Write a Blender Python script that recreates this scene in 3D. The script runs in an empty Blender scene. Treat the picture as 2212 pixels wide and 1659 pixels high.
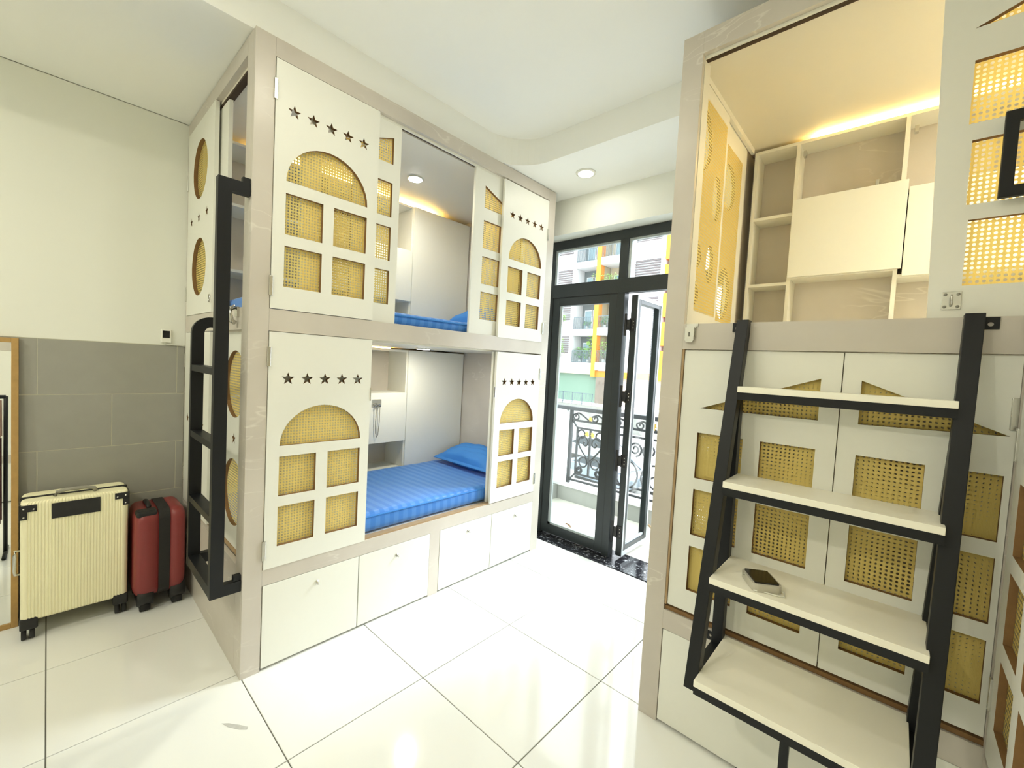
import bpy, bmesh, math, random
from mathutils import Vector, Matrix
from mathutils.geometry import tessellate_polygon
random.seed(7)
PI = math.pi
sc = bpy.context.scene
COL = sc.collection

# ------------------------------------------------------------------ camera
cam_d = bpy.data.cameras.new('camera')
cam = bpy.data.objects.new('camera', cam_d)
COL.objects.link(cam)
cam_d.sensor_width = 36.0
cam_d.lens = 917.555 / 2212 * 36.0
cam_d.clip_start = 0.02
cam_d.clip_end = 300
RIGHT = Vector((0.73627163, 0.67457301, 0.05343529))
DOWN = Vector((0.07032799, 0.00225675, -0.99752137))
FWD = Vector((-0.67302159, 0.73820468, -0.04577978))
m3 = Matrix((RIGHT, -DOWN, -FWD)).transposed()
cam.matrix_world = Matrix.Translation((2.11800, -0.59371, 1.50281)) @ m3.to_4x4()
sc.camera = cam

# ------------------------------------------------------------------ light
WORLD_STRENGTH = 2.0
SUN_STRENGTH = 2.25
ROOM_LAMP = 6.2
BUNK_LAMP = 2.0
sc.view_settings.view_transform = 'Standard'
sc.view_settings.look = 'None'
sc.view_settings.exposure = 1.49
sc.view_settings.gamma = 1.0
sc.view_settings.use_curve_mapping = False
sc.cycles.diffuse_bounces = 8
sc.cycles.max_bounces = 14
sc.cycles.transparent_max_bounces = 16

world = bpy.data.worlds.new('sky')
sc.world = world
world.use_nodes = True
wn = world.node_tree.nodes
wbg = wn['Background']
wbg.inputs['Color'].default_value = (0.88, 0.95, 1.0, 1)
wbg.inputs['Strength'].default_value = WORLD_STRENGTH

sun_d = bpy.data.lights.new('sun', 'SUN')
sun = bpy.data.objects.new('sun', sun_d)
COL.objects.link(sun)
sun_d.energy = SUN_STRENGTH
sun_d.angle = math.radians(26)
sun_d.color = (0.92, 0.975, 1.0)
sd = Vector((0.36, 0.78, 0.72)).normalized()      # direction towards the sun
sun.rotation_euler = sd.to_track_quat('Z', 'Y').to_euler()
sun.location = (3, 9, 9)


def disc_lamp(name, loc, power, size=0.09, color=(1.0, 0.95, 0.76), parent=None, spread=None):
    d = bpy.data.lights.new(name, 'AREA')
    d.shape = 'DISK'
    d.size = size
    d.energy = power
    d.color = color
    if spread: d.spread = spread
    o = bpy.data.objects.new(name, d)
    COL.objects.link(o)
    if parent is not None:
        o.parent = parent
        o.location = Vector(loc) - ORG[parent.name]
    else:
        o.location = loc
    return o


# ------------------------------------------------------------------ materials
def nd(nt, typ, **kw):
    n = nt.nodes.new(typ)
    for k, v in kw.items():
        setattr(n, k, v)
    return n


def base_mat(name, color, rough=0.5, metal=0.0, spec=0.5, noise=None, bump=None, coat=0.0):
    """principled material with a fine procedural colour variation and optional relief"""
    m = bpy.data.materials.new(name)
    m.use_nodes = True
    nt = m.node_tree
    b = nt.nodes['Principled BSDF']
    b.inputs['Base Color'].default_value = (*color, 1)
    b.inputs['Roughness'].default_value = rough
    b.inputs['Metallic'].default_value = metal
    b.inputs['Specular IOR Level'].default_value = spec
    b.inputs['Coat Weight'].default_value = coat
    tc = nd(nt, 'ShaderNodeTexCoord')
    if noise:
        scale, amt = noise
        nz = nd(nt, 'ShaderNodeTexNoise')
        nz.inputs['Scale'].default_value = scale
        nz.inputs['Detail'].default_value = 3
        nt.links.new(tc.outputs['Object'], nz.inputs['Vector'])
        mp = nd(nt, 'ShaderNodeMapRange')
        mp.inputs['To Min'].default_value = 1 - amt
        mp.inputs['To Max'].default_value = 1 + amt
        nt.links.new(nz.outputs['Fac'], mp.inputs['Value'])
        mx = nd(nt, 'ShaderNodeVectorMath', operation='SCALE')
        mx.inputs[0].default_value = color
        nt.links.new(mp.outputs['Result'], mx.inputs['Scale'])
        nt.links.new(mx.outputs['Vector'], b.inputs['Base Color'])
    if bump:
        scale, strength = bump
        nb = nd(nt, 'ShaderNodeTexNoise')
        nb.inputs['Scale'].default_value = scale
        nb.inputs['Detail'].default_value = 4
        nt.links.new(tc.outputs['Object'], nb.inputs['Vector'])
        bp = nd(nt, 'ShaderNodeBump')
        bp.inputs['Strength'].default_value = strength
        bp.inputs['Distance'].default_value = 0.002
        nt.links.new(nb.outputs['Fac'], bp.inputs['Height'])
        nt.links.new(bp.outputs['Normal'], b.inputs['Normal'])
    return m


def marble_mat(name, c0, c1, vein):
    m = base_mat(name, c0, 0.35)
    nt = m.node_tree
    b = nt.nodes['Principled BSDF']
    tc = nd(nt, 'ShaderNodeTexCoord')
    n1 = nd(nt, 'ShaderNodeTexNoise')
    n1.inputs['Scale'].default_value = 3.0
    n1.inputs['Detail'].default_value = 6
    nt.links.new(tc.outputs['Object'], n1.inputs['Vector'])
    r1 = nd(nt, 'ShaderNodeValToRGB')
    r1.color_ramp.elements[0].position = 0.3
    r1.color_ramp.elements[0].color = (*c0, 1)
    r1.color_ramp.elements[1].position = 0.7
    r1.color_ramp.elements[1].color = (*c1, 1)
    nt.links.new(n1.outputs['Fac'], r1.inputs['Fac'])
    n2 = nd(nt, 'ShaderNodeTexNoise')
    n2.inputs['Scale'].default_value = 2.2
    n2.inputs['Detail'].default_value = 3
    n2.inputs['Distortion'].default_value = 0.5
    mpv = nd(nt, 'ShaderNodeMapping')
    mpv.inputs['Rotation'].default_value = (0.5, 0.4, 0.3)
    mpv.inputs['Scale'].default_value = (1.0, 1.0, 3.2)
    nt.links.new(tc.outputs['Object'], mpv.inputs['Vector'])
    nt.links.new(mpv.outputs[0], n2.inputs['Vector'])
    s = nd(nt, 'ShaderNodeMath', operation='SUBTRACT')
    s.inputs[1].default_value = 0.5
    nt.links.new(n2.outputs['Fac'], s.inputs[0])
    a = nd(nt, 'ShaderNodeMath', operation='ABSOLUTE')
    nt.links.new(s.outputs[0], a.inputs[0])
    r2 = nd(nt, 'ShaderNodeValToRGB')
    r2.color_ramp.elements[0].position = 0.0
    r2.color_ramp.elements[0].color = (0.65, 0.65, 0.65, 1)
    r2.color_ramp.elements[1].position = 0.012
    r2.color_ramp.elements[1].color = (0, 0, 0, 1)
    nt.links.new(a.outputs[0], r2.inputs['Fac'])
    n3 = nd(nt, 'ShaderNodeTexNoise')
    n3.inputs['Scale'].default_value = 2.0
    nt.links.new(tc.outputs['Object'], n3.inputs['Vector'])
    r3 = nd(nt, 'ShaderNodeValToRGB')
    r3.color_ramp.elements[0].position = 0.5
    r3.color_ramp.elements[1].position = 0.62
    nt.links.new(n3.outputs['Fac'], r3.inputs['Fac'])
    mm = nd(nt, 'ShaderNodeMath', operation='MULTIPLY')
    nt.links.new(r2.outputs['Color'], mm.inputs[0])
    nt.links.new(r3.outputs['Color'], mm.inputs[1])
    mx = nd(nt, 'ShaderNodeMix', data_type='RGBA')
    nt.links.new(mm.outputs[0], mx.inputs['Factor'])
    nt.links.new(r1.outputs['Color'], mx.inputs['A'])
    mx.inputs['B'].default_value = (*vein, 1)
    nt.links.new(mx.outputs['Result'], b.inputs['Base Color'])
    return m


def rattan_mat():
    m = bpy.data.materials.new('cane_webbing')
    m.use_nodes = True
    nt = m.node_tree
    b = nt.nodes['Principled BSDF']
    out = nt.nodes['Material Output']
    uv = nd(nt, 'ShaderNodeTexCoord')
    sc_ = nd(nt, 'ShaderNodeVectorMath', operation='SCALE')
    sc_.inputs['Scale'].default_value = 1 / 0.0135
    nt.links.new(uv.outputs['UV'], sc_.inputs[0])
    fr = nd(nt, 'ShaderNodeVectorMath', operation='FRACTION')
    nt.links.new(sc_.outputs[0], fr.inputs[0])
    sb = nd(nt, 'ShaderNodeVectorMath', operation='SUBTRACT')
    sb.inputs[1].default_value = (0.5, 0.5, 0)
    nt.links.new(fr.outputs[0], sb.inputs[0])
    ln = nd(nt, 'ShaderNodeVectorMath', operation='LENGTH')
    nt.links.new(sb.outputs[0], ln.inputs[0])
    lt = nd(nt, 'ShaderNodeMath', operation='LESS_THAN')
    lt.inputs[1].default_value = 0.305
    nt.links.new(ln.outputs['Value'], lt.inputs[0])
    # strand tint: slightly darker between the strands
    wv = nd(nt, 'ShaderNodeTexWave')
    wv.inputs['Scale'].default_value = 1.6
    nt.links.new(sc_.outputs[0], wv.inputs['Vector'])
    rp = nd(nt, 'ShaderNodeValToRGB')
    rp.color_ramp.elements[0].color = (0.84, 0.67, 0.21, 1)
    rp.color_ramp.elements[1].color = (0.93, 0.78, 0.28, 1)
    nt.links.new(wv.outputs['Fac'], rp.inputs['Fac'])
    nt.links.new(rp.outputs['Color'], b.inputs['Base Color'])
    b.inputs['Roughness'].default_value = 0.55
    tl = nd(nt, 'ShaderNodeBsdfTranslucent')
    tl.inputs['Color'].default_value = (0.84, 0.63, 0.20, 1)
    m1 = nd(nt, 'ShaderNodeMixShader')
    m1.inputs['Fac'].default_value = 0.36
    nt.links.new(b.outputs[0], m1.inputs[1])
    nt.links.new(tl.outputs[0], m1.inputs[2])
    tr = nd(nt, 'ShaderNodeBsdfTransparent')
    m2 = nd(nt, 'ShaderNodeMixShader')
    nt.links.new(lt.outputs[0], m2.inputs['Fac'])
    nt.links.new(m1.outputs[0], m2.inputs[1])
    nt.links.new(tr.outputs[0], m2.inputs[2])
    nt.links.new(m2.outputs[0], out.inputs['Surface'])
    return m


def glass_mat(name='clear_glass', tint=(0.95, 0.98, 0.97), refl=0.06):
    m = bpy.data.materials.new(name)
    m.use_nodes = True
    nt = m.node_tree
    nt.nodes.remove(nt.nodes['Principled BSDF'])
    out = nt.nodes['Material Output']
    tr = nd(nt, 'ShaderNodeBsdfTransparent')
    tr.inputs['Color'].default_value = (*tint, 1)
    gl = nd(nt, 'ShaderNodeBsdfGlossy')
    gl.inputs['Roughness'].default_value = 0.02
    lw = nd(nt, 'ShaderNodeLayerWeight')
    lw.inputs['Blend'].default_value = 0.5
    pw = nd(nt, 'ShaderNodeMath', operation='POWER')
    pw.inputs[1].default_value = 5.0
    nt.links.new(lw.outputs['Facing'], pw.inputs[0])
    fr = nd(nt, 'ShaderNodeMapRange')
    fr.inputs['To Min'].default_value = 0.035
    fr.inputs['To Max'].default_value = 0.9
    nt.links.new(pw.outputs[0], fr.inputs['Value'])
    mx = nd(nt, 'ShaderNodeMixShader')
    nt.links.new(fr.outputs[0], mx.inputs['Fac'])
    nt.links.new(tr.outputs[0], mx.inputs[1])
    nt.links.new(gl.outputs[0], mx.inputs[2])
    nt.links.new(mx.outputs[0], out.inputs['Surface'])
    return m


def emit_mat(name, color, strength):
    m = bpy.data.materials.new(name)
    m.use_nodes = True
    nt = m.node_tree
    nt.nodes.remove(nt.nodes['Principled BSDF'])
    e = nd(nt, 'ShaderNodeEmission')
    e.inputs['Color'].default_value = (*color, 1)
    e.inputs['Strength'].default_value = strength
    nt.links.new(e.outputs[0], nt.nodes['Material Output'].inputs['Surface'])
    return m


def stripe_mat(name, c0, c1, period, axis=1):
    m = base_mat(name, c0, 0.7)
    nt = m.node_tree
    b = nt.nodes['Principled BSDF']
    b.inputs['Sheen Weight'].default_value = 0.3
    tc = nd(nt, 'ShaderNodeTexCoord')
    sp = nd(nt, 'ShaderNodeSeparateXYZ')
    nt.links.new(tc.outputs['Object'], sp.inputs[0])
    mu = nd(nt, 'ShaderNodeMath', operation='MULTIPLY')
    mu.inputs[1].default_value = 2 * PI / period
    nt.links.new(sp.outputs[axis], mu.inputs[0])
    si = nd(nt, 'ShaderNodeMath', operation='SINE')
    nt.links.new(mu.outputs[0], si.inputs[0])
    gt = nd(nt, 'ShaderNodeMath', operation='GREATER_THAN')
    gt.inputs[1].default_value = 0.0
    nt.links.new(si.outputs[0], gt.inputs[0])
    mx = nd(nt, 'ShaderNodeMix', data_type='RGBA')
    mx.inputs['A'].default_value = (*c0, 1)
    mx.inputs['B'].default_value = (*c1, 1)
    nt.links.new(gt.outputs[0], mx.inputs['Factor'])
    nt.links.new(mx.outputs['Result'], b.inputs['Base Color'])
    rr = nd(nt, 'ShaderNodeMapRange')
    rr.inputs['To Min'].default_value = 0.75
    rr.inputs['To Max'].default_value = 0.45
    nt.links.new(gt.outputs[0], rr.inputs['Value'])
    nt.links.new(rr.outputs['Result'], b.inputs['Roughness'])
    return m


M = {}
M['white'] = base_mat('white_laminate', (0.80, 0.80, 0.74), 0.42, noise=(40, 0.01))
M['inner_white'] = base_mat('cabinet_white_board', (0.78, 0.77, 0.70), 0.5, noise=(30, 0.01))
M['marble'] = marble_mat('beige_marble_laminate', (0.54, 0.495, 0.44), (0.62, 0.575, 0.515), (0.75, 0.715, 0.645))
M['mdf'] = base_mat('raw_board_edge', (0.22, 0.12, 0.045), 0.8, noise=(60, 0.15))
M['groove'] = base_mat('dark_track_groove', (0.05, 0.028, 0.014), 0.8, noise=(60, 0.15))
M['rawwood'] = base_mat('raw_wood_track', (0.42, 0.29, 0.16), 0.7, noise=(25, 0.2))
M['rattan'] = rattan_mat()
M['black'] = base_mat('black_powder_coat', (0.006, 0.007, 0.009), 0.45, spec=0.35, noise=(90, 0.1), bump=(500, 0.05))
M['alu'] = base_mat('dark_grey_aluminium', (0.020, 0.026, 0.028), 0.38, spec=0.5, noise=(50, 0.06))
M['bead_flare'] = base_mat('pale_gasket_and_flare', (0.42, 0.47, 0.48), 0.5, noise=(50, 0.05))  # bead colour, reused as painted flare on the folded leaf's edges
M['floor'] = base_mat('glossy_white_floor_tile', (0.83, 0.84, 0.82), 0.10, spec=0.5, noise=(1.5, 0.012))
M['grout'] = base_mat('grey_grout', (0.15, 0.145, 0.125), 0.8, noise=(20, 0.1))
M['wtile'] = base_mat('grey_stone_wall_tile', (0.325, 0.32, 0.285), 0.55, noise=(14, 0.05), bump=(80, 0.1))
M['wgrout'] = base_mat('pale_wall_grout', (0.60, 0.58, 0.47), 0.8, noise=(20, 0.06))
M['paint'] = base_mat('white_wall_paint', (0.80, 0.81, 0.75), 0.7, noise=(6, 0.008), bump=(120, 0.04))
M['ceil'] = base_mat('white_ceiling_paint', (0.90, 0.905, 0.88), 0.75, noise=(5, 0.008))
M['bunkceil'] = base_mat('bunk_ceiling_board', (0.74, 0.70, 0.60), 0.4, noise=(8, 0.01))
M['bluest'] = stripe_mat('blue_satin_stripe', (0.030, 0.19, 0.62), (0.048, 0.235, 0.68), 0.062)
M['blue'] = base_mat('blue_cotton', (0.042, 0.225, 0.66), 0.75, noise=(10, 0.06), bump=(35, 0.5))
M['glass'] = glass_mat()
M['chrome'] = base_mat('brushed_chrome', (0.62, 0.61, 0.57), 0.25, metal=1.0, noise=(60, 0.05))
M['wood'] = base_mat('honey_oak_wood', (0.44, 0.27, 0.09), 0.5, noise=(30, 0.18))
M['mirror'] = base_mat('mirror_silver', (0.90, 0.91, 0.88), 0.015, metal=1.0, noise=(4, 0.004))
M['cream'] = base_mat('cream_suitcase_shell', (0.90, 0.86, 0.60), 0.38, noise=(60, 0.02))
M['red'] = base_mat('dark_red_suitcase_shell', (0.24, 0.035, 0.035), 0.4, noise=(30, 0.06), bump=(400, 0.15))
M['blackpl'] = base_mat('black_plastic', (0.012, 0.012, 0.012), 0.5, noise=(50, 0.1))
M['greypl'] = base_mat('grey_plastic', (0.30, 0.29, 0.24), 0.45, noise=(30, 0.05))
M['zip'] = base_mat('black_zip_fabric', (0.018, 0.017, 0.016), 0.85, noise=(200, 0.3))
M['palegrey'] = base_mat('pale_grey_soft_plastic', (0.50, 0.48, 0.41), 0.4, noise=(30, 0.05))
M['whitepl'] = base_mat('white_plastic', (0.82, 0.82, 0.75), 0.4, noise=(30, 0.01))
M['screen'] = base_mat('dark_screen', (0.006, 0.006, 0.006), 0.15, noise=(10, 0.05))
M['tread'] = base_mat('white_step_board', (0.92, 0.895, 0.79), 0.38, noise=(9, 0.02))
M['granite'] = base_mat('black_granite', (0.02, 0.02, 0.022), 0.12)
M['led'] = emit_mat('warm_led_strip', (1.0, 0.66, 0.22), 26.0)
M['lamp'] = emit_mat('white_led_diffuser', (1.0, 0.98, 0.92), 14.0)
M['balcony'] = base_mat('pale_balcony_tile', (0.66, 0.64, 0.56), 0.4, noise=(5, 0.06))
M['parapet'] = base_mat('grey_render', (0.34, 0.34, 0.32), 0.8, noise=(9, 0.05))
M['outwhite'] = base_mat('white_render', (0.74, 0.75, 0.75), 0.8, noise=(3, 0.03))
M['iron'] = base_mat('dark_wrought_iron', (0.035, 0.037, 0.042), 0.5, noise=(60, 0.1))
M['gold'] = base_mat('gold_painted_leaf', (0.55, 0.36, 0.07), 0.45, metal=0.3, noise=(40, 0.15))
M['facade'] = base_mat('white_facade_render', (0.70, 0.69, 0.70), 0.85, noise=(0.7, 0.03))
M['cream_facade'] = base_mat('cream_facade_render', (0.48, 0.40, 0.28), 0.85, noise=(0.7, 0.04))
M['orange'] = base_mat('orange_facade_paint', (0.74, 0.25, 0.03), 0.75, noise=(1.2, 0.04))
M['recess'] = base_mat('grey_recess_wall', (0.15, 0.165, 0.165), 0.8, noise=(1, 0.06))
M['louver'] = base_mat('brown_grey_louvre', (0.15, 0.12, 0.12), 0.7, noise=(3, 0.05))
M['greenwall'] = base_mat('mint_green_wall', (0.155, 0.235, 0.175), 0.8, noise=(1, 0.03))
M['stone'] = base_mat('brown_stone_cladding', (0.19, 0.15, 0.12), 0.9, noise=(2.0, 0.3))
M['rock'] = base_mat('grey_rubble_stone', (0.24, 0.235, 0.21), 0.9, noise=(2.5, 0.35), bump=(5, 0.8))
M['street'] = base_mat('pale_concrete_street', (0.40, 0.39, 0.37), 0.85, noise=(0.6, 0.06))
M['winglass'] = base_mat('dark_window_glass', (0.05, 0.07, 0.08), 0.12, noise=(2, 0.2))
M['bluepane'] = base_mat('pale_blue_blind', (0.26, 0.36, 0.40), 0.5, noise=(2, 0.05))
M['rail_out'] = base_mat('grey_balcony_rail', (0.11, 0.15, 0.17), 0.5, noise=(4, 0.06))
M['leaf'] = base_mat('green_leaf', (0.12, 0.26, 0.06), 0.6, noise=(3, 0.3))
M['leaf2'] = base_mat('light_green_leaf', (0.24, 0.40, 0.10), 0.6, noise=(3, 0.3))
M['potclay'] = base_mat('white_pot', (0.55, 0.54, 0.50), 0.7, noise=(5, 0.05))
M['silver'] = base_mat('silver_car_paint', (0.26, 0.30, 0.34), 0.25, metal=0.4, noise=(3, 0.02))
M['whitecar'] = base_mat('white_car_paint', (0.46, 0.48, 0.50), 0.25, noise=(3, 0.02))
M['carglass'] = base_mat('tinted_car_glass', (0.02, 0.028, 0.032), 0.08, noise=(3, 0.1))
M['tyre'] = base_mat('black_tyre', (0.015, 0.015, 0.015), 0.8, noise=(30, 0.1))
M['dryleaf'] = base_mat('dry_brown_leaf', (0.16, 0.07, 0.02), 0.8, noise=(60, 0.3))
M['pinkbag'] = base_mat('pinkish_fabric', (0.42, 0.27, 0.22), 0.9, noise=(20, 0.2))
M['maroon'] = base_mat('maroon_fabric', (0.07, 0.02, 0.02), 0.9, noise=(20, 0.2))


def granite_setup(m):
    nt = m.node_tree
    b = nt.nodes['Principled BSDF']
    tc = nd(nt, 'ShaderNodeTexCoord')
    n = nd(nt, 'ShaderNodeTexNoise')
    n.inputs['Scale'].default_value = 28
    n.inputs['Detail'].default_value = 5
    n.inputs['Distortion'].default_value = 1.5
    nt.links.new(tc.outputs['Object'], n.inputs['Vector'])
    r = nd(nt, 'ShaderNodeValToRGB')
    r.color_ramp.elements[0].position = 0.56
    r.color_ramp.elements[0].color = (0.016, 0.016, 0.02, 1)
    r.color_ramp.elements[1].position = 0.74
    r.color_ramp.elements[1].color = (0.42, 0.44, 0.46, 1)
    nt.links.new(n.outputs['Fac'], r.inputs['Fac'])
    nt.links.new(r.outputs['Color'], b.inputs['Base Color'])


granite_setup(M['granite'])

# ------------------------------------------------------------------ mesh helpers
ORG = {}          # world position of every thing's origin


def thing(name, loc, label, cat, group=None, kind=None):
    o = bpy.data.objects.new(name, None)
    COL.objects.link(o)
    o.location = loc
    o.empty_display_size = 0.05
    ORG[o.name] = Vector(loc)
    if label: o['label'] = label
    if cat: o['category'] = cat
    if group: o['group'] = group
    if kind: o['kind'] = kind
    return o


class MB:
    """collects polygons in world coordinates"""
    def __init__(s):
        s.v, s.f, s.m, s.uv, s.sm = [], [], [], {}, []

    def add(s, verts, faces, mat=0, smooth=False, uvs=None):
        n = len(s.v)
        s.v += [Vector(p) for p in verts]
        for i, f in enumerate(faces):
            s.f.append([n + k for k in f])
            s.m.append(mat if not isinstance(mat, (list, tuple)) else mat[i])
            s.sm.append(smooth)
            if uvs is not None:
                s.uv[len(s.f) - 1] = [uvs[k] for k in f]
        return s

    def box(s, a, b, mat=0):
        x0, y0, z0 = a
        x1, y1, z1 = b
        s.add([(x0, y0, z0), (x1, y0, z0), (x1, y1, z0), (x0, y1, z0), (x0, y0, z1), (x1, y0, z1), (x1, y1, z1), (x0, y1, z1)],
              [(0, 3, 2, 1), (4, 5, 6, 7), (0, 1, 5, 4), (1, 2, 6, 5), (2, 3, 7, 6), (3, 0, 4, 7)], mat)
        return s

    def beam(s, p, q, w, h, up=(0, 0, 1), mat=0):
        p, q = Vector(p), Vector(q)
        d = (q - p).normalized()
        r = d.cross(Vector(up)).normalized()
        u = r.cross(d).normalized()
        vs = []
        for c in (p, q):
            for a, b in ((-1, -1), (1, -1), (1, 1), (-1, 1)):
                vs.append(c + r * (a * w / 2) + u * (b * h / 2))
        s.add(vs, [(0, 1, 2, 3), (7, 6, 5, 4), (0, 4, 5, 1), (1, 5, 6, 2), (2, 6, 7, 3), (3, 7, 4, 0)], mat)
        return s

    def tube(s, pts, r, n=8, mat=0, closed=False):
        pts = [Vector(p) for p in pts]
        k = len(pts)
        rings = []
        ref = Vector((0.123, 0.456, 0.88)).normalized()
        for i, p in enumerate(pts):
            if closed:
                d = pts[(i + 1) % k] - pts[i - 1]
            else:
                d = pts[min(i + 1, k - 1)] - pts[max(i - 1, 0)]
            d.normalize()
            a = d.cross(ref)
            if a.length < 1e-4: a = d.cross(Vector((1, 0, 0)))
            a.normalize()
            b = d.cross(a)
            rr = r[i] if isinstance(r, (list, tuple)) else r
            rings.append([p + a * (rr * math.cos(2 * PI * j / n)) + b * (rr * math.sin(2 * PI * j / n)) for j in range(n)])
        vs = [q for g in rings for q in g]
        fs = []
        for i in range(k if closed else k - 1):
            i2 = (i + 1) % k
            for j in range(n):
                fs.append((i * n + j, i * n + (j + 1) % n, i2 * n + (j + 1) % n, i2 * n + j))
        if not closed:
            fs.append(tuple(range(n - 1, -1, -1)))
            fs.append(tuple((k - 1) * n + j for j in range(n)))
        s.add(vs, fs, mat, smooth=True)
        return s

    def cyl(s, p, q, r, n=20, mat=0, r2=None):
        return s.tube([p, q], [r, r if r2 is None else r2], n, mat)

    def poly_prism(s, outer, holes, conv, w0, w1, mat=0, edge=0, hole_edge=None):
        """2-D polygon (with holes) extruded from w0 to w1; conv(u,v,w)->xyz"""
        loops = [outer] + list(holes)
        flat = [p for lp in loops for p in lp]
        tris = tessellate_polygon([[Vector((u, v, 0)) for u, v in lp] for lp in loops])
        n = len(flat)
        vs = [conv(u, v, w0) for u, v in flat] + [conv(u, v, w1) for u, v in flat]
        fs, ms = [], []
        for t in tris:
            fs.append(tuple(t)); ms.append(mat)
            fs.append(tuple(n + k for k in reversed(t))); ms.append(mat)
        st = 0
        for li, lp in enumerate(loops):
            L = len(lp)
            for i in range(L):
                a, b = st + i, st + (i + 1) % L
                fs.append((a, b, n + b, n + a))
                ms.append(edge if li == 0 else (edge if hole_edge is None else hole_edge))
            st += L
        s.add(vs, fs, ms)
        return s

    def build(s, name, mats, parent=None, bevel=0.0, loc=None, fix=True, segs=2):
        if not isinstance(mats, (list, tuple)): mats = [mats]
        me = bpy.data.meshes.new(name)
        if parent is not None:
            org = ORG[parent.name]
        elif loc is not None:
            org = Vector(loc)
        else:
            lo = Vector([min(p[i] for p in s.v) for i in range(3)])
            hi = Vector([max(p[i] for p in s.v) for i in range(3)])
            org = Vector(((lo.x + hi.x) / 2, (lo.y + hi.y) / 2, lo.z))
        me.from_pydata([p - org for p in s.v], [], s.f)
        for m in mats: me.materials.append(M[m] if isinstance(m, str) else m)
        for i, p in enumerate(me.polygons):
            p.material_index = s.m[i]
            p.use_smooth = s.sm[i]
        if s.uv:
            ul = me.uv_layers.new(name='UVMap')
            for i, p in enumerate(me.polygons):
                if i in s.uv:
                    for k, li in enumerate(p.loop_indices):
                        ul.data[li].uv = s.uv[i][k]
        if fix or bevel:
            bm = bmesh.new()
            bm.from_mesh(me)
            if fix: bmesh.ops.recalc_face_normals(bm, faces=bm.faces)
            if bevel:
                bmesh.ops.remove_doubles(bm, verts=bm.verts, dist=1e-6)
                es = [e for e in bm.edges if len(e.link_faces) == 2 and e.calc_face_angle(0) > 0.6]
                bmesh.ops.bevel(bm, geom=es, offset=bevel, segments=segs, affect='EDGES', profile=0.5, clamp_overlap=True)
            bm.to_mesh(me)
            bm.free()
        o = bpy.data.objects.new(name, me)
        COL.objects.link(o)
        ORG[o.name] = org
        if parent is not None:
            o.parent = parent
        else:
            o.location = org
        return o


def tag(o, label, cat, group=None):
    o['label'] = label
    o['category'] = cat
    if group: o['group'] = group
    return o


def struct(o):
    o['kind'] = 'structure'
    return o


def box(name, mats, a, b, parent=None, bevel=0.0):
    return MB().box(a, b).build(name, mats, parent, bevel)


CX = lambda u, v, w: (w, u, v)      # panels in a plane x = const: u = y, v = z
CY = lambda u, v, w: (u, w, v)      # panels in a plane y = const: u = x, v = z


def rect(u0, u1, v0, v1):
    return [(u0, v0), (u1, v0), (u1, v1), (u0, v1)]


def arch(u0, u1, v, h, n=18):
    c, r = (u0 + u1) / 2, (u1 - u0) / 2
    return [(u0, v), (u1, v)] + [(c + r * math.cos(PI * i / n), v + h * math.sin(PI * i / n)) for i in range(1, n)]


def star(u, v, r=0.03):
    return [(u + (r if i % 2 == 0 else r * 0.42) * math.sin(2 * PI * i / 10), v + (r if i % 2 == 0 else r * 0.42) * math.cos(2 * PI * i / 10)) for i in range(10)]


def circle(u, v, ru, rv=None, n=32):
    rv = rv or ru
    return [(u + ru * math.cos(2 * PI * i / n), v + rv * math.sin(2 * PI * i / n)) for i in range(n)]


def cane(conv, w, hole, parent, grow=0.006, name='cane_panel', k=1.0):
    us = [p[0] for p in hole]
    vs = [p[1] for p in hole]
    u0, u1, v0, v1 = min(us) - grow, max(us) + grow, min(vs) - grow, max(vs) + grow
    c = [(u0, v0), (u1, v0), (u1, v1), (u0, v1)]
    mb = MB().add([conv(u, v, w) for u, v in c], [(0, 1, 2, 3)], 0, uvs=[(u * k, v * k) for u, v in c])
    return mb.build(name, 'rattan', parent, fix=False)


def panel_door(name, parent, conv, w_out, w_in, outer, windows, stars=(), face='white', sheet=None, hinges=None, cane_w=None, k=1.0):
    """door leaf with cut-out windows (raw edges), a cane panel behind every window"""
    holes = list(windows) + [star(u, v) for u, v in stars]
    d = MB().poly_prism(outer, holes, conv, w_out, w_in, 0, 0, 1).build(name, [face, 'mdf'], parent)
    sgn = 1 if w_in > w_out else -1
    cw = cane_w if cane_w is not None else w_in + sgn * 0.001
    if sheet is None:
        for h in windows:
            cane(conv, cw, h, d, k=k)
    else:
        cane(conv, cw, sheet, d, 0)
    for (u, v) in (hinges or ()):
        mb = MB()
        p = [conv(u - 0.008, v - 0.045, w_out - sgn * 0.006), conv(u + 0.008, v + 0.045, w_out + sgn * 0.004)]
        lo = [min(p[0][i], p[1][i]) for i in range(3)]
        hi = [max(p[0][i], p[1][i]) for i in range(3)]
        mb.box(lo, hi).build('hinge', 'chrome', d, bevel=0.002)
    return d


# window layouts --------------------------------------------------
def arch_windows(u0, u1, um0, um1, vb, h, rows):
    ws = [arch(u0, u1, vb, h)]
    for v0, v1 in rows:
        ws += [rect(u0, um0, v0, v1), rect(um1, u1, v0, v1)]
    return ws


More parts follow.
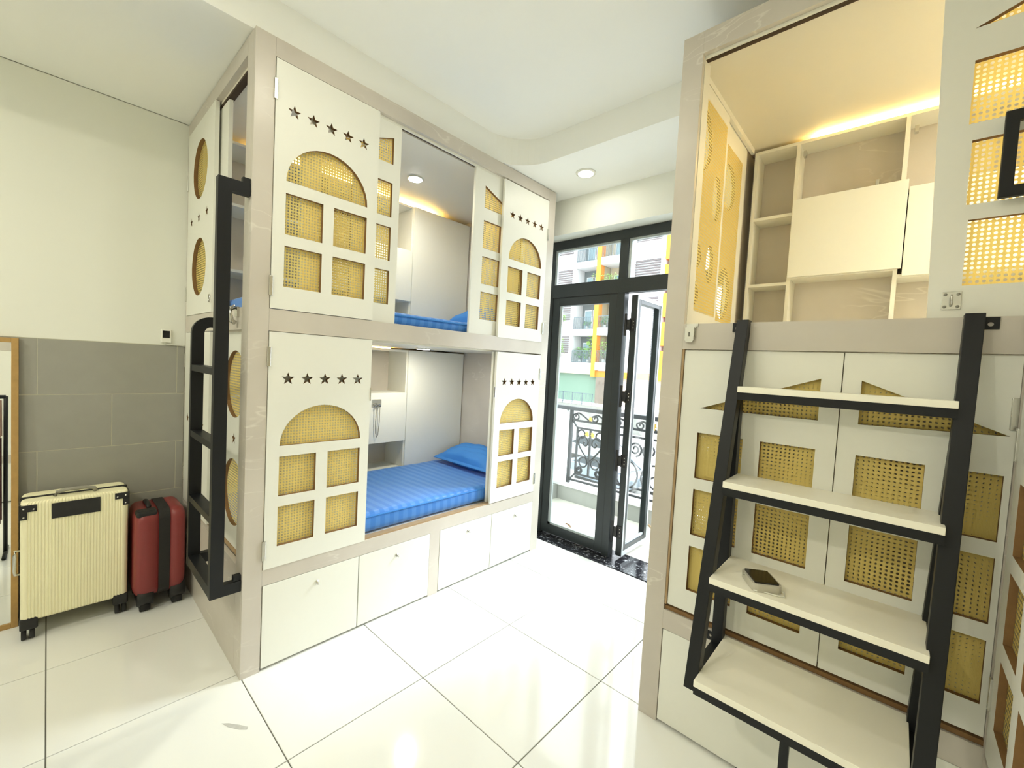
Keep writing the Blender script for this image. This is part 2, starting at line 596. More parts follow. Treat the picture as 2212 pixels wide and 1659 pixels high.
def house_windows(outer_u, inner_dir, rows, base, apex):
    """half house: outer_u = door's outer edge, inner_dir = +1/-1 towards the apex"""
    s = inner_dir
    ws = []
    for v0, v1 in rows:
        for a, b in ((0.082, 0.248), (0.306, 0.473)):
            x, y = outer_u + s * a, outer_u + s * b
            ws.append(rect(min(x, y), max(x, y), v0, v1))
    tri = [(outer_u + s * 0.087, base), (outer_u + s * 0.473, base), (outer_u + s * 0.473, apex), (outer_u + s * 0.45, apex - 0.0085 * (1 if True else 0)), ]
    tri = [(outer_u + s * 0.087, base), (outer_u + s * 0.473, base), (outer_u + s * 0.473, apex)]
    if s < 0: tri = tri[::-1]
    return ws + [tri]


# ================================================================== ROOM SHELL
TS, TX, TY = 0.60318, 0.54956, 0.61157
fl = box('floor', 'grout', (-1.36, -3.0, -0.14), (3.45, 2.305, -0.004))
struct(fl)
tile_cache = {}
x_lines = [-1.26] + [TX + TS * i for i in range(-2, 5)] + [3.45]
y_lines = [-3.0] + [TY + TS * j for j in range(-5, 3)] + [2.30]
for i in range(len(x_lines) - 1):
    for j in range(len(y_lines) - 1):
        x0, x1, y0, y1 = x_lines[i], x_lines[i + 1], y_lines[j], y_lines[j + 1]
        w, d = x1 - x0 - 0.0042, y1 - y0 - 0.0042
        if w < 0.01 or d < 0.01: continue
        key = (round(w, 3), round(d, 3))
        if key not in tile_cache:
            t = MB().box((-w / 2, -d / 2, -0.006), (w / 2, d / 2, 0)).build('floor_tile', 'floor', None, bevel=0.0012, loc=(0, 0, 0), segs=1)
            tile_cache[key] = t.data
        else:
            t = bpy.data.objects.new('floor_tile', tile_cache[key])
            COL.objects.link(t)
        t.parent = fl
        t.location = Vector(((x0 + x1) / 2, (y0 + y1) / 2, 0)) - ORG[fl.name]
# a dull smear left on one tile
sm = [(0.253 + a * 0.05 - b * 0.012, -0.083 + a * 0.03 + b * 0.02) for a, b in ((-1, -0.2), (-0.4, -0.5), (0.5, -0.45), (1, -0.1), (0.9, 0.4), (0.2, 0.35), (-0.6, 0.15))]
M['smear'] = base_mat('dull_smear', (0.50, 0.50, 0.48), 0.5, noise=(60, 0.2))
tag(MB().poly_prism(sm, [], lambda u, v, w: (u, v, w), 0.0002, 0.0008).build('floor_smear', 'smear'),
    'small grey smear on the white floor tile beside the left bunk corner', 'smear')

wl = box('wall_left', 'paint', (-1.36, -3.0, 0), (-1.27, 2.45, 3.2))
struct(wl)
MB().box((-1.27, -3.0, 1.509), (-1.26, 2.29, 2.88)).build('plaster_coat', 'paint', wl)
MB().box((-1.27, -3.0, 0.0), (-1.262, 0.0, 1.509)).build('grout_bed', 'wgrout', wl)
zr = [0.0, 0.299, 0.599, 0.902, 1.207, 1.508]
wt_cache = {}
for r in range(5):
    off = -0.04 if r % 2 == 0 else -0.339
    edges = [0.0]
    y = off
    while y > -3.0:
        edges.append(y)
        y -= 0.59
    edges.append(-3.0)
    for a, b in zip(edges[1:], edges[:-1]):
        w, h = b - a - 0.004, zr[r + 1] - zr[r] - 0.004
        if w < 0.01: continue
        key = (round(w, 3), round(h, 3))
        if key not in wt_cache:
            t = MB().box((-0.002, -w / 2, -h / 2), (0.0, w / 2, h / 2)).build('wall_tile', 'wtile', None, loc=(0, 0, 0))
            wt_cache[key] = t.data
        else:
            t = bpy.data.objects.new('wall_tile', wt_cache[key])
            COL.objects.link(t)
        t.parent = wl
        t.location = Vector((-1.2602, (a + b) / 2, (zr[r] + zr[r + 1]) / 2)) - ORG[wl.name]
struct(box('wall_back', 'paint', (-1.36, -3.1, 0), (3.55, -3.0, 3.2)))
struct(box('wall_right', 'paint', (3.45, -3.0, 0), (3.55, 2.45, 3.2)))
# window wall: masonry left and right of the opening, beam above it
wf = MB()
wf.box((-1.27, 2.29, 0), (-0.25, 2.55, 2.6))
wf.box((1.25, 2.29, 0), (3.45, 2.55, 2.6))
wf.box((-1.27, 2.29, 2.6), (3.45, 2.55, 3.2))
struct(wf.build('wall_front', 'paint'))
struct(box('ceiling', 'ceil', (-1.27, -3.0, 3.06), (3.45, 2.29, 3.2)))
# dropped border with a rounded recess edge
X0, X1, Y0, Y1, RR = -0.034, 2.9, -2.6, 1.69, 0.30
hole = [(X0, Y0), (X1, Y0)]
hole += [(X1 - RR + RR * math.cos(a), Y1 - RR + RR * math.sin(a)) for a in [PI / 2 * i / 12 for i in range(13)]]
hole += [(X0 + RR + RR * math.cos(a), Y1 - RR + RR * math.sin(a)) for a in [PI / 2 + PI / 2 * i / 12 for i in range(13)]]
drop = MB().poly_prism(rect(-1.26, 3.45, -3.0, 2.29), [hole], lambda u, v, w: (u, v, w), 2.884, 3.06)
struct(drop.build('trim_1', 'ceil'))
struct(box('trim_2', 'granite', (-0.25, 2.305, -0.14), (1.25, 2.60, 0.004), bevel=0.002))


def room_lamp(x, y, z, label, power):
    t = thing('ceiling_downlight', (x, y, z), label, 'ceiling light', 'round ceiling downlights')
    MB().cyl((x, y, z - 0.008), (x, y, z), 0.068, 28, r2=0.072).build('trim_ring', 'whitepl', t)
    MB().cyl((x, y, z - 0.011), (x, y, z - 0.0085), 0.052, 24).build('diffuser', 'lamp', t)
    disc_lamp('downlight_beam', (x, y, z - 0.014), power, 0.10, parent=t)


room_lamp(0.375, 1.975, 2.884, 'round white downlight in the dropped ceiling near the balcony door', ROOM_LAMP * 0.08)
for x, y, z, f, lab in ((0.75, -0.95, 3.06, 0.2, 'round white downlight in the recessed ceiling over the open floor'),
                        (0.82, 0.22, 3.06, 0.27, 'added unseen fill downlight in the recessed ceiling over the aisle between the bunks'),  # unseen lamp added to brighten the left bunk front and treads
                        (0.75, -1.9, 3.06, 1.35, 'added unseen fill downlight in the recessed ceiling towards the back wall'),  # unseen fill lamp added to lift the dim parts of the room
                        (2.0, -1.9, 3.06, 0.62, 'added unseen fill downlight in the recessed ceiling behind the camera'),  # unseen fill lamp, added; lights the right bunk front
                        (-0.45, -1.9, 2.884, 0.52, 'added unseen fill downlight in the dropped ceiling near the left wall')):  # unseen lamp added to light the left wall and nook
    room_lamp(x, y, z, lab, ROOM_LAMP * f)

# ================================================================== BALCONY DOOR
YF = 2.43           # inner face of the frame
w1 = thing('window_1', (0.5, 2.45, 0.0), None, None, kind='structure')
def fr(a, b, name='frame_bar', mats='alu', par=w1, bev=0.002): return box(name, mats, a, b, par, bev)
fr((-0.25, YF, 0.004), (-0.203, 2.50, 2.595))                 # left jamb
fr((1.20, YF, 0.004), (1.25, 2.50, 2.595))                    # right jamb
fr((-0.203, YF, 2.525), (1.20, 2.50, 2.595))                  # head
fr((-0.203, YF, 2.108), (1.20, 2.50, 2.22))                   # transom
fr((0.43, YF, 2.22), (0.50, 2.50, 2.525))                     # mullion
for a, b in ((-0.203, 0.43), (0.50, 1.20)):
    MB().box((a, 2.468, 2.22), (b, 2.474, 2.525)).build('glass_pane', 'glass', w1)
    MB().box((a, 2.445, 2.22), (a + 0.022, 2.467, 2.525)).build('glazing_bead', 'bead_flare', w1)
    MB().box((a + 0.022, 2.445, 2.508), (b, 2.467, 2.525)).build('glazing_bead', 'bead_flare', w1)


def leaf(name, conv, u0, u1, w0, w1_, z0, z1, st, parent_kind='structure'):
    """glazed door leaf: two stiles, two rails, glass, beads"""
    org = conv((u0 + u1) / 2, z0, (w0 + w1_) / 2)
    t = thing(name, org, None, None, kind='structure')
    def bx(ua, ub, va, vb, nm='stile', mats='alu', wa=w0, wb=w1_, bev=0.002):
        p, q = conv(ua, va, wa), conv(ub, vb, wb)
        lo = [min(p[i], q[i]) for i in range(3)]
        hi = [max(p[i], q[i]) for i in range(3)]
        return box(nm, mats, lo, hi, t, bev)
    bx(u0, u0 + st, z0, z1)
    bx(u1 - st, u1, z0, z1)
    bx(u0 + st, u1 - st, z1 - st, z1, 'rail')
    bx(u0 + st, u1 - st, z0, z0 + st + 0.012, 'rail')
    wm = (w0 + w1_) / 2
    bx(u0 + st, u1 - st, z0 + st + 0.012, z1 - st, 'glass_pane', 'glass', wm - 0.003, wm + 0.003, 0)
    d = 0.014 if w1_ > w0 else -0.014
    for ws in (wm - d,):
        bx(u0 + st, u0 + st + 0.024, z0 + st + 0.012, z1 - st, 'glazing_bead', 'bead_flare', ws, wm, 0)
        bx(u0 + st, u1 - st, z0 + st + 0.012, z0 + st + 0.03, 'glazing_bead', 'bead_flare', ws, wm, 0)
    return t


d1 = leaf('door_1', CY, -0.198, 0.428, 2.436, 2.486, 0.016, 2.104, 0.068)
fr((0.432, YF, 0.006), (0.494, 2.50, 2.108), 'post')
for a, b in (((-0.2035, 2.434, 0.006), (-0.1975, 2.47, 2.108)), ((0.4275, 2.434, 0.006), (0.4325, 2.47, 2.108)), ((-0.1975, 2.434, 2.1035), (0.4275, 2.47, 2.1085))):
    fr(a, b, 'gap_strip', 'blackpl', d1, 0)  # black strips stand in for the dark gap lines around the leaf
d2 = leaf('door_2', CX, 2.47, 2.93, 0.585, 0.535, 0.03, 2.092, 0.062)
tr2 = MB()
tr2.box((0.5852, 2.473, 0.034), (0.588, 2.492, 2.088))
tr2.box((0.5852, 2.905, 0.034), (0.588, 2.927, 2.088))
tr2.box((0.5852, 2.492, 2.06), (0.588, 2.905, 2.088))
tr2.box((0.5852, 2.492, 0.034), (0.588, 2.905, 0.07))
tr2.build('flare_strip', 'bead_flare', d2)  # pale strips paint sky flare onto the leaf's frame edges
for z in (0.22, 0.79, 1.30, 1.86):
    h = MB()
    h.box((0.531, 2.462, z - 0.05), (0.580, 2.471, z + 0.05))
    h.box((0.500, 2.440, z - 0.085), (0.516, 2.458, z + 0.085))
    h.box((0.512, 2.448, z - 0.04), (0.545, 2.466, z + 0.04))
    h.build('hinge', 'blackpl', d2, bevel=0.002)
    s_ = MB()
    for dy in (-0.025, 0.0, 0.025):
        s_.cyl((0.565, 2.462, z + dy), (0.565, 2.4595, z + dy), 0.005, 10)
    s_.build('screw', 'chrome', d2)
MB().tube([(0.60, 2.92, 0.18), (0.62, 2.96, 0.14), (0.625, 3.02, 0.06), (0.625, 3.05, 0.008)], 0.009, 8).build('door_stay', 'rawwood', d2)

# ================================================================== BALCONY
struct(box('floor_balcony', 'balcony', (-1.6, 2.60, -0.30), (3.2, 3.62, 0.0)))
par = MB()
par.box((-0.70, 3.37, 0.0), (3.2, 3.60, 0.165))
par.box((-1.60, 2.60, 0.0), (-0.705, 3.60, 0.165))
struct(par.build('wall_balcony', 'parapet'))
cap = MB()
cap.box((-1.62, 3.345, 0.165), (3.2, 3.62, 0.205))
struct(cap.build('trim_3', 'outwhite', None, bevel=0.004))
pil = thing('balcony_pillar', (-0.90, 3.45, 0.205), 'squat white balustrade pillar with moulded cap beside the iron balcony railing', 'pillar')
MB().box((-1.08, 3.30, 0.205), (-0.64, 3.61, 0.30)).build('plinth', 'outwhite', pil, 0.006)
prof = [(0.16, 0.30), (0.15, 0.34), (0.13, 0.36), (0.13, 0.74), (0.15, 0.78), (0.165, 0.82), (0.165, 0.86), (0.19, 0.90)]
sh = MB()
rings = [[(-0.86 + sx * r * 1.15, 3.455 + sy * r * 0.85, z) for sx, sy in ((-1, -1), (1, -1), (1, 1), (-1, 1))] for r, z in prof]
vs = [p for g in rings for p in g]
fs = [(i * 4 + j, i * 4 + (j + 1) % 4, (i + 1) * 4 + (j + 1) % 4, (i + 1) * 4 + j) for i in range(len(prof) - 1) for j in range(4)]
fs += [(3, 2, 1, 0), tuple(len(prof) * 4 - 4 + j for j in range(4))]
sh.add(vs, fs).build('shaft', 'outwhite', pil)
MB().box((-1.10, 3.28, 0.90), (-0.63, 3.62, 1.03)).build('pillar_cap', 'outwhite', pil, 0.012)

rl = thing('balcony_railing', (0.4, 3.40, 0.205), 'dark wrought iron balcony railing with heart shaped scrolls and gold leaves', 'railing')
YR = 3.40
def P(u, z): return (u, YR, z)
def spiral(cx, cz, r0, r1, a0, a1, n=26):
    return [P(cx + (r0 + (r1 - r0) * i / n) * math.cos(a0 + (a1 - a0) * i / n), cz + (r0 + (r1 - r0) * i / n) * math.sin(a0 + (a1 - a0) * i / n)) for i in range(n + 1)]
MB().box((-0.82, 3.37, 1.028), (1.9, 3.43, 1.070)).build('handrail', 'iron', rl, 0.004)
for u in (-0.585, -0.075, 0.95):
    MB().box((u - 0.018, 3.385, 0.205), (u + 0.018, 3.415, 1.03)).build('post', 'iron', rl)
for a, b in ((-0.57, -0.09), (-0.06, 0.935)):
    MB().box((a, 3.39, 0.908), (b, 3.41, 0.930)).build('rail', 'iron', rl)
    MB().box((a, 3.39, 0.234), (b, 3.41, 0.256)).build('rail', 'iron', rl)
    ia, ib = a + 0.075, b - 0.075
    MB().box((ia, 3.393, 0.830), (ib, 3.407, 0.850)).build('rail', 'iron', rl)
    MB().box((ia, 3.393, 0.313), (ib, 3.407, 0.333)).build('rail', 'iron', rl)
    for u in (ia, ib):
        MB().box((u - 0.010, 3.390, 0.332), (u + 0.010, 3.410, 0.834)).build('bar', 'iron', rl)
    for (p, q) in (((a, 0.92), (ia, 0.841)), ((b, 0.92), (ib, 0.841)), ((a, 0.245), (ia, 0.325)), ((b, 0.245), (ib, 0.325))):
        MB().beam(P(*p), P(*q), 0.018, 0.018, (0, 1, 0)).build('corner_brace', 'iron', rl)
    n_s = max(2, round((b - a) / 0.24))
    for i in range(n_s):
        u = a + (b - a) * (i + 0.22) / n_s
        pts = spiral(u, 0.965, 0.008, 0.045, PI * 3.2, PI * 0.9, 24) + [P(u - 0.02 + t * 0.21, 1.01 - 0.095 * t * t * (1.6 - 0.6 * t)) for t in [k / 10 for k in range(0, 11)]][2:]
        MB().tube(pts, 0.0095, 6).build('scroll', 'iron', rl)
# heart panel
hc = -0.328
MB().box((hc - 0.010, 3.390, 0.332), (hc + 0.010, 3.410, 0.834)).build('bar', 'iron', rl)
for s in (-1, 1):
    def H(u, z): return P(hc + s * u, z)
    ctl = [(0.0, 0.495), (0.055, 0.545), (0.105, 0.60), (0.138, 0.65), (0.145, 0.70), (0.125, 0.74), (0.09, 0.755), (0.055, 0.745), (0.030, 0.715), (0.028, 0.68), (0.05, 0.655), (0.078, 0.662), (0.083, 0.685), (0.068, 0.697)]
    pts = [H(u, z) for u, z in ctl]
    fine = []
    for i in range(len(pts) - 1):
        p0, p1, p2, p3 = [Vector(pts[max(0, min(len(pts) - 1, i + k))]) for k in (-1, 0, 1, 2)]
        for t in (0, 0.33, 0.66):
            fine.append(0.5 * ((2 * p1) + (-p0 + p2) * t + (2 * p0 - 5 * p1 + 4 * p2 - p3) * t * t + (-p0 + 3 * p1 - 3 * p2 + p3) * t ** 3))
    fine.append(Vector(pts[-1]))
    MB().tube(fine, 0.0105, 6).build('heart_scroll', 'iron', rl)
    MB().tube([(p[0], p[1], p[2]) for p in [H(0.115 + 0.045 * math.cos(a), 0.775 + 0.045 * math.sin(a)) for a in [PI * (0.1 + 1.75 * k / 18) for k in range(19)]]], 0.0095, 6).build('scroll', 'iron', rl)
    MB().tube([H(0.075 + 0.05 * math.cos(a), 0.47 + 0.055 * math.sin(a)) for a in [2 * PI * k / 20 for k in range(20)]], 0.0095, 6, closed=True).build('ring', 'iron', rl)
    MB().tube([H(0.12 + (0.012 + 0.033 * k / 22) * math.cos(a), 0.375 + (0.012 + 0.033 * k / 22) * math.sin(a)) for k, a in [(k, 4 * PI * k / 22) for k in range(23)]], 0.0095, 6).build('scroll', 'iron', rl)
# right panel with large ovals
for cx in (0.43, 0.66):
    MB().tube([P(cx + 0.15 * math.cos(a), 0.45 + 0.14 * math.sin(a)) for a in [2 * PI * k / 28 for k in range(28)]], 0.0105, 6, closed=True).build('ring', 'iron', rl)
    MB().tube([P(cx + 0.06 * math.cos(a), 0.42 + 0.06 * math.sin(a)) for a in [2 * PI * k / 20 for k in range(20)]], 0.0095, 6, closed=True).build('ring', 'iron', rl)
for cx, sg in ((0.35, 1), (0.20, -1), (0.75, -1)):
    MB().tube([P(cx + sg * (0.015 + 0.06 * k / 26) * math.cos(a), 0.72 + (0.015 + 0.06 * k / 26) * math.sin(a)) for k, a in [(k, -0.5 + 3.6 * PI * k / 26) for k in range(27)]], 0.0105, 6).build('scroll', 'iron', rl)
MB().tube([P(0.12 + 0.12 * math.cos(a), 0.45 + 0.14 * math.sin(a)) for a in [2 * PI * k / 28 for k in range(28)]], 0.0105, 6, closed=True).build('ring', 'iron', rl)
def gold_leaf(u, z, s):
    c = []
    for k in range(14):
        r = s * (1.0 if k % 2 == 0 else 0.55)
        a = 2 * PI * k / 14 + PI / 2
        c.append((u + r * math.cos(a) * 0.85, z + r * math.sin(a)))
    MB().poly_prism(c, [], CY, 3.389, 3.385).build('leaf_ornament', 'gold', rl)
for u, z, s in ((hc - 0.035, 0.785, 0.036), (hc + 0.035, 0.785, 0.036), (-0.33, 0.955, 0.03), (0.38, 0.975, 0.045), (0.0, 0.955, 0.03)):
    gold_leaf(u, z, s)
dl = MB().poly_prism([(-0.10 + 0.045 * math.cos(a), 2.735 - 0.014 * math.cos(a) + 0.012 * math.sin(a) * (1 + 0.4 * math.cos(5 * a))) for a in [2 * PI * k / 18 for k in range(18)]], [], lambda u, v, w: (u, v, w + 0.01 * math.sin(40 * u)), 0.012, 0.014)
tag(dl.build('dead_leaf', 'dryleaf'), 'dry curled brown leaf lying on the pale balcony floor', 'leaf')

# ================================================================== STREET AND BUILDING OPPOSITE
struct(box('street', 'street', (-70, 4.2, -4.1), (40, 34, -3.9)))
bank = MB().add([(-70, 33, -3.9), (20, 33, -3.9), (20, 34.2, -2.4), (-70, 34.2, -2.4), (-70, 36.8, -2.25), (20, 36.8, -2.25), (-70, 37, -4), (20, 37, -4)],
                [(0, 1, 2, 3), (3, 2, 5, 4), (4, 5, 7, 6), (6, 7, 1, 0), (0, 3, 4, 6), (1, 7, 5, 2)])
tag(bank.build('stone_bank', 'rock'), 'low grey rubble stone bank along the far side of the street', 'stone wall')

bd = thing('apartment_building', (-20, 41, -2.25), 'white apartment building across the street with orange pillars and planted balconies', 'building')
FY = 40.0
def bpart(name, mats, x0, x1, z0, z1, y0=FY, y1=FY + 0.3, par=None, bev=0): return box(name, mats, (x0, y0, z0), (x1, y1, z1), par or bd, bev)
bpart('ground_wall', 'greenwall', -34, -22.4, -2.25, 0.87, FY + 0.2, FY + 0.5)
bpart('ground_wall', 'cream_facade', -21.2, -8, -2.25, 1.05, FY + 0.2, FY + 0.5)
bpart('stone_pier', 'stone', -22.4, -21.25, -2.25, 0.65, FY - 0.2, FY + 0.5)
bpart('band', 'cream_facade', -34, -23.0, 0.87, 1.37, FY - 0.3, FY + 0.3)
bpart('band', 'orange', -22.5, -8, 0.65, 1.3, FY - 0.1, FY + 0.3)
bpart('body', 'facade', -34, -8, 0.87, 17.5, FY + 1.9, FY + 8)
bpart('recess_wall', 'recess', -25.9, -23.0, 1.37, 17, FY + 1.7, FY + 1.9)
bpart('recess_wall', 'cream_facade', -22.4, -19.8, 1.37, 17, FY + 1.7, FY + 1.9)
slabs = [(1.37, 2.13), (5.17, 5.87), (8.95, 9.65), (12.72, 13.4), (16.5, 17.2)]
for z0, z1 in slabs:
    bpart('balcony_slab', 'facade', -25.85, -23.0, z0, z1, FY - 0.15, FY + 1.7)
    bpart('balcony_slab', 'facade', -22.45, -19.8, z0, z1 + 0.1, FY - 0.5, FY + 1.7)
bpart('pier', 'facade', -26.3, -25.87, 1.37, 17.5, FY - 0.1, FY + 1.9)
bpart('pillar', 'orange', -23.05, -22.5, 0.64, 17.5, FY - 0.35, FY + 0.4)
bpart('party_wall', 'cream_facade', -22.98, -22.57, 1.37, 17.5, FY + 0.4, FY + 1.9)
bpart('pier', 'facade', -19.8, -18.7, 1.3, 17.5, FY - 0.1, FY + 1.9)
bpart('pier', 'facade', -15.95, -15.5, 1.3, 17.5, FY - 0.1, FY + 1.9)
for z in (1.3, 4.1, 6.9, 9.7, 12.5):
    bpart('orange_strip', 'orange', -15.5, -15.1, z, z + 2.3, FY - 0.15, FY + 1.9)
bpart('pier', 'facade', -15.1, -8, 1.3, 17.5, FY, FY + 1.9)
for z0, z1 in slabs:
    bpart('spandrel', 'facade', -34, -26.3, z0, z0 + 1.75, FY, FY + 1.9)
    bpart('spandrel', 'facade', -18.7, -15.95, z0, z0 + 1.85, FY, FY + 1.9)
slat = None
for a, b in ((-34, -26.32), (-18.68, -15.97)):
    for z0 in (1.37, 5.17, 8.95, 12.72):
        for k in range(8):
            z = z0 + 1.85 + k * 0.25
            if slat is None or True:
                box('louvre_slat', 'louver', (a, FY + 0.02, z), (b, FY + 0.14, z + 0.12), bd)
        bpart('louvre_backing', 'facade', a, b, z0 + 1.75, z0 + 3.85, FY + 0.2, FY + 0.3)
for z in (2.13, 5.87, 9.65, 13.4):
    # door and window in the left recess
    for x0, x1, zz, pm in ((-25.5, -24.5, 0.0, 'bluepane'), (-24.4, -23.2, 0.35, 'winglass')):
        f = bpart('window', 'facade', x0, x1, z + zz, z + 2.35, FY + 1.62, FY + 1.7)
        n = 1 if pm == 'bluepane' else 2
        for k in range(n):
            xa = x0 + 0.09 + k * (x1 - x0 - 0.09) / n
            xb = x0 + (k + 1) * (x1 - x0 - 0.09) / n
            box('pane', pm, (xa, FY + 1.58, z + zz + 0.1), (xb, FY + 1.62, z + 2.25), f)
    f = bpart('window', 'facade', -22.0, -20.3, z + 0.2, z + 2.3, FY + 1.62, FY + 1.7)
    box('pane', 'bluepane', (-21.9, FY + 1.58, z + 0.3), (-21.2, FY + 1.62, z + 2.2), f)
    box('pane', 'winglass', (-21.1, FY + 1.58, z + 0.3), (-20.4, FY + 1.62, z + 2.2), f)
    for x0, x1, yy in ((-25.8, -23.1, FY - 0.08), (-22.4, -19.9, FY - 0.42)):
        g = MB()
        g.box((x0, yy, z + 1.32), (x1, yy + 0.05, z + 1.38))
        g.box((x0, yy, z + 0.1), (x1, yy + 0.04, z + 0.14))
        k = 0
        while x0 + k * 0.14 < x1:
            g.box((x0 + k * 0.14, yy, z), (x0 + k * 0.14 + 0.03, yy + 0.03, z + 1.34))
            k += 1
        g.build('balcony_rail', 'rail_out', bd)

sr = thing('terrace_railing', (-24.8, 36.6, -2.25), 'thin dark metal railing in front of the mint green ground floor wall', 'railing')
RYY = 36.5
MB().box((-28.0, RYY, -1.10), (-20.6, RYY + 0.05, -1.03)).build('top_rail', 'rail_out', sr)
MB().box((-28.0, RYY, -2.1), (-20.6, RYY + 0.04, -2.05)).build('bottom_rail', 'rail_out', sr)
for k in range(7):
    x = -27.9 + k * 1.2
    MB().box((x, RYY, -2.25), (x + 0.06, RYY + 0.05, -1.05)).build('post', 'rail_out', sr)
g = MB()
for k in range(48):
    x = -27.8 + k * 0.15
    g.box((x, RYY + 0.01, -2.1), (x + 0.02, RYY + 0.03, -1.08))
g.build('baluster', 'rail_out', sr)['kind'] = 'stuff'


def shrub(name, c, r, h, n, mat, label, pot=False, leaf=0.16):
    rd = random.Random(hash(round(c[0] * 13 + c[2] * 7, 2)) % 9999)
    t = thing(name, c, label, 'plant', 'plants on the balconies opposite')
    z0 = c[2]
    if pot:
        MB().cyl((c[0], c[1], z0), (c[0], c[1], z0 + 0.35), 0.16, 12, r2=0.2).build('pot', 'potclay', t)
        z0 += 0.33
    mb = MB()
    for i in range(4):
        a = rd.uniform(0, 2 * PI)
        mb.tube([(c[0], c[1], z0), (c[0] + r * 0.3 * math.cos(a), c[1] + r * 0.2 * math.sin(a), z0 + h * 0.5), (c[0] + r * 0.6 * math.cos(a), c[1] + r * 0.3 * math.sin(a), z0 + h * 0.85)], 0.015, 5)
    mb.build('stem', 'louver', t)
    mb = MB()
    for i in range(n):
        a, u = rd.uniform(0, 2 * PI), rd.random()
        rr = r * math.sqrt(rd.random())
        p = Vector((c[0] + rr * math.cos(a), c[1] + 0.5 * rr * math.sin(a), z0 + h * (0.15 + 0.85 * u)))
        d = Vector((rd.uniform(-1, 1), rd.uniform(-1, 1), rd.uniform(-0.4, 0.6))).normalized()
        s_ = d.cross(Vector((rd.uniform(-1, 1), rd.uniform(-1, 1), rd.uniform(-1, 1)))).normalized()
        L = leaf * rd.uniform(0.7, 1.3)
        mb.add([p, p + d * L * 0.5 + s_ * L * 0.3, p + d * L, p + d * L * 0.5 - s_ * L * 0.3], [(0, 1, 2, 3)])
    mb.build('foliage', mat, t, fix=False)['kind'] = 'stuff'
    return t


shrub('potted_shrub', (-24.9, FY + 0.25, 2.13), 0.75, 1.4, 260, 'leaf', 'bushy green shrub on the lowest opposite balcony left of the orange pillar', True)
shrub('potted_shrub', (-23.8, FY + 0.25, 2.13), 0.55, 1.2, 180, 'leaf2', 'lighter green shrub on the lowest opposite balcony next to the orange pillar', True)
shrub('papaya_plant', (-23.5, FY + 0.6, 2.13), 0.75, 2.6, 60, 'leaf2', 'tall plant with large pale leaves on the lowest opposite balcony', True, 0.5)
shrub('potted_shrub', (-24.2, FY + 0.3, 5.87), 0.5, 0.6, 90, 'leaf', 'small green plant on the middle opposite balcony under the dark window', True)
shrub('potted_shrub', (-21.9, FY + 0.1, 5.97), 0.6, 0.9, 140, 'leaf', 'green plant on the opposite balcony right of the orange pillar, middle floor', True)
shrub('potted_shrub', (-21.8, FY + 0.1, 2.23), 0.5, 1.9, 160, 'leaf2', 'green plant on the lowest opposite balcony right of the orange pillar', True)
shrub('potted_shrub', (-21.5, FY - 0.1, 9.75), 0.9, 1.6, 260, 'leaf2', 'spreading green plant on the upper opposite balcony right of the orange pillar', True)
shrub('potted_shrub', (-23.7, FY + 0.2, 9.65), 0.3, 2.1, 80, 'leaf2', 'slim green plant on the upper opposite balcony left of the orange pillar', True)
shrub('hanging_branch', (-26.95, FY - 0.6, 2.4), 0.35, 2.4, 160, 'leaf2', 'leafy green branch growing up in front of the white louvred wall')
shrub('hanging_branch', (-26.9, FY - 0.6, 6.6), 0.3, 0.9, 70, 'leaf2', 'small leafy tuft on the white louvred wall, upper floor')


def car(name, c, rot, paint, label, L=4.4, W=1.75, Hh=1.45):
    """c: centre on the street; x forward in local space"""
    t = thing(name, c, label, 'car', 'cars parked in the street')
    t.rotation_euler = (0, 0, rot)
    def L2(mb, nm, mats, bev=0.0, smooth=False):
        o = mb.build(nm, mats, None, bev, loc=(0, 0, 0))
        o.parent = t
        return o
    side = [(-2.2, 0.35), (-2.2, 0.75), (-2.05, 0.92), (-1.5, 1.0), (0.75, 1.0), (1.7, 0.88), (2.15, 0.70), (2.2, 0.35)]
    side = [(u * L / 4.4, v) for u, v in side]
    b = MB().poly_prism(side, [], lambda u, v, w: (u, w, v), -W / 2, W / 2)
    L2(b, 'body', paint, 0.05)
    cab = MB()
    lo = [(-1.75, -W / 2 + 0.06), (0.95, -W / 2 + 0.06), (0.95, W / 2 - 0.06), (-1.75, W / 2 - 0.06)]
    hi = [(-1.2, -W / 2 + 0.24), (0.1, -W / 2 + 0.24), (0.1, W / 2 - 0.24), (-1.2, W / 2 - 0.24)]
    cab.add([(u, v, 0.98) for u, v in lo] + [(u, v, Hh - 0.03) for u, v in hi], [(3, 2, 1, 0), (4, 5, 6, 7), (0, 1, 5, 4), (1, 2, 6, 5), (2, 3, 7, 6), (3, 0, 4, 7)])
    L2(cab, 'window_glass', 'carglass')
    rf = MB().add([(u * 1.03, v * 1.03, Hh - 0.04) for u, v in hi] + [(u * 0.95, v * 0.9, Hh) for u, v in hi], [(3, 2, 1, 0), (4, 5, 6, 7), (0, 1, 5, 4), (1, 2, 6, 5), (2, 3, 7, 6), (3, 0, 4, 7)])
    L2(rf, 'car_roof', paint)
    for q in (0, 1, 2, 3):
        pass
    pl_ = MB()
    for i in range(4):
        pl_.beam((*lo[i], 0.98), (*hi[i], Hh - 0.03), 0.07, 0.07)
    L2(pl_, 'windscreen_pillar', paint)
    for u in (-1.35, 1.35):
        for v in (-1, 1):
            L2(MB().cyl((u, v * (W / 2 - 0.2), 0.32), (u, v * (W / 2 + 0.01), 0.32), 0.32, 18), 'wheel', 'tyre')
    for v in (-1, 1):
        L2(MB().box((2.14, v * 0.62 - 0.18, 0.58), (2.21, v * 0.62 + 0.18, 0.72)), 'headlight', 'whitepl', 0.02)
    return t


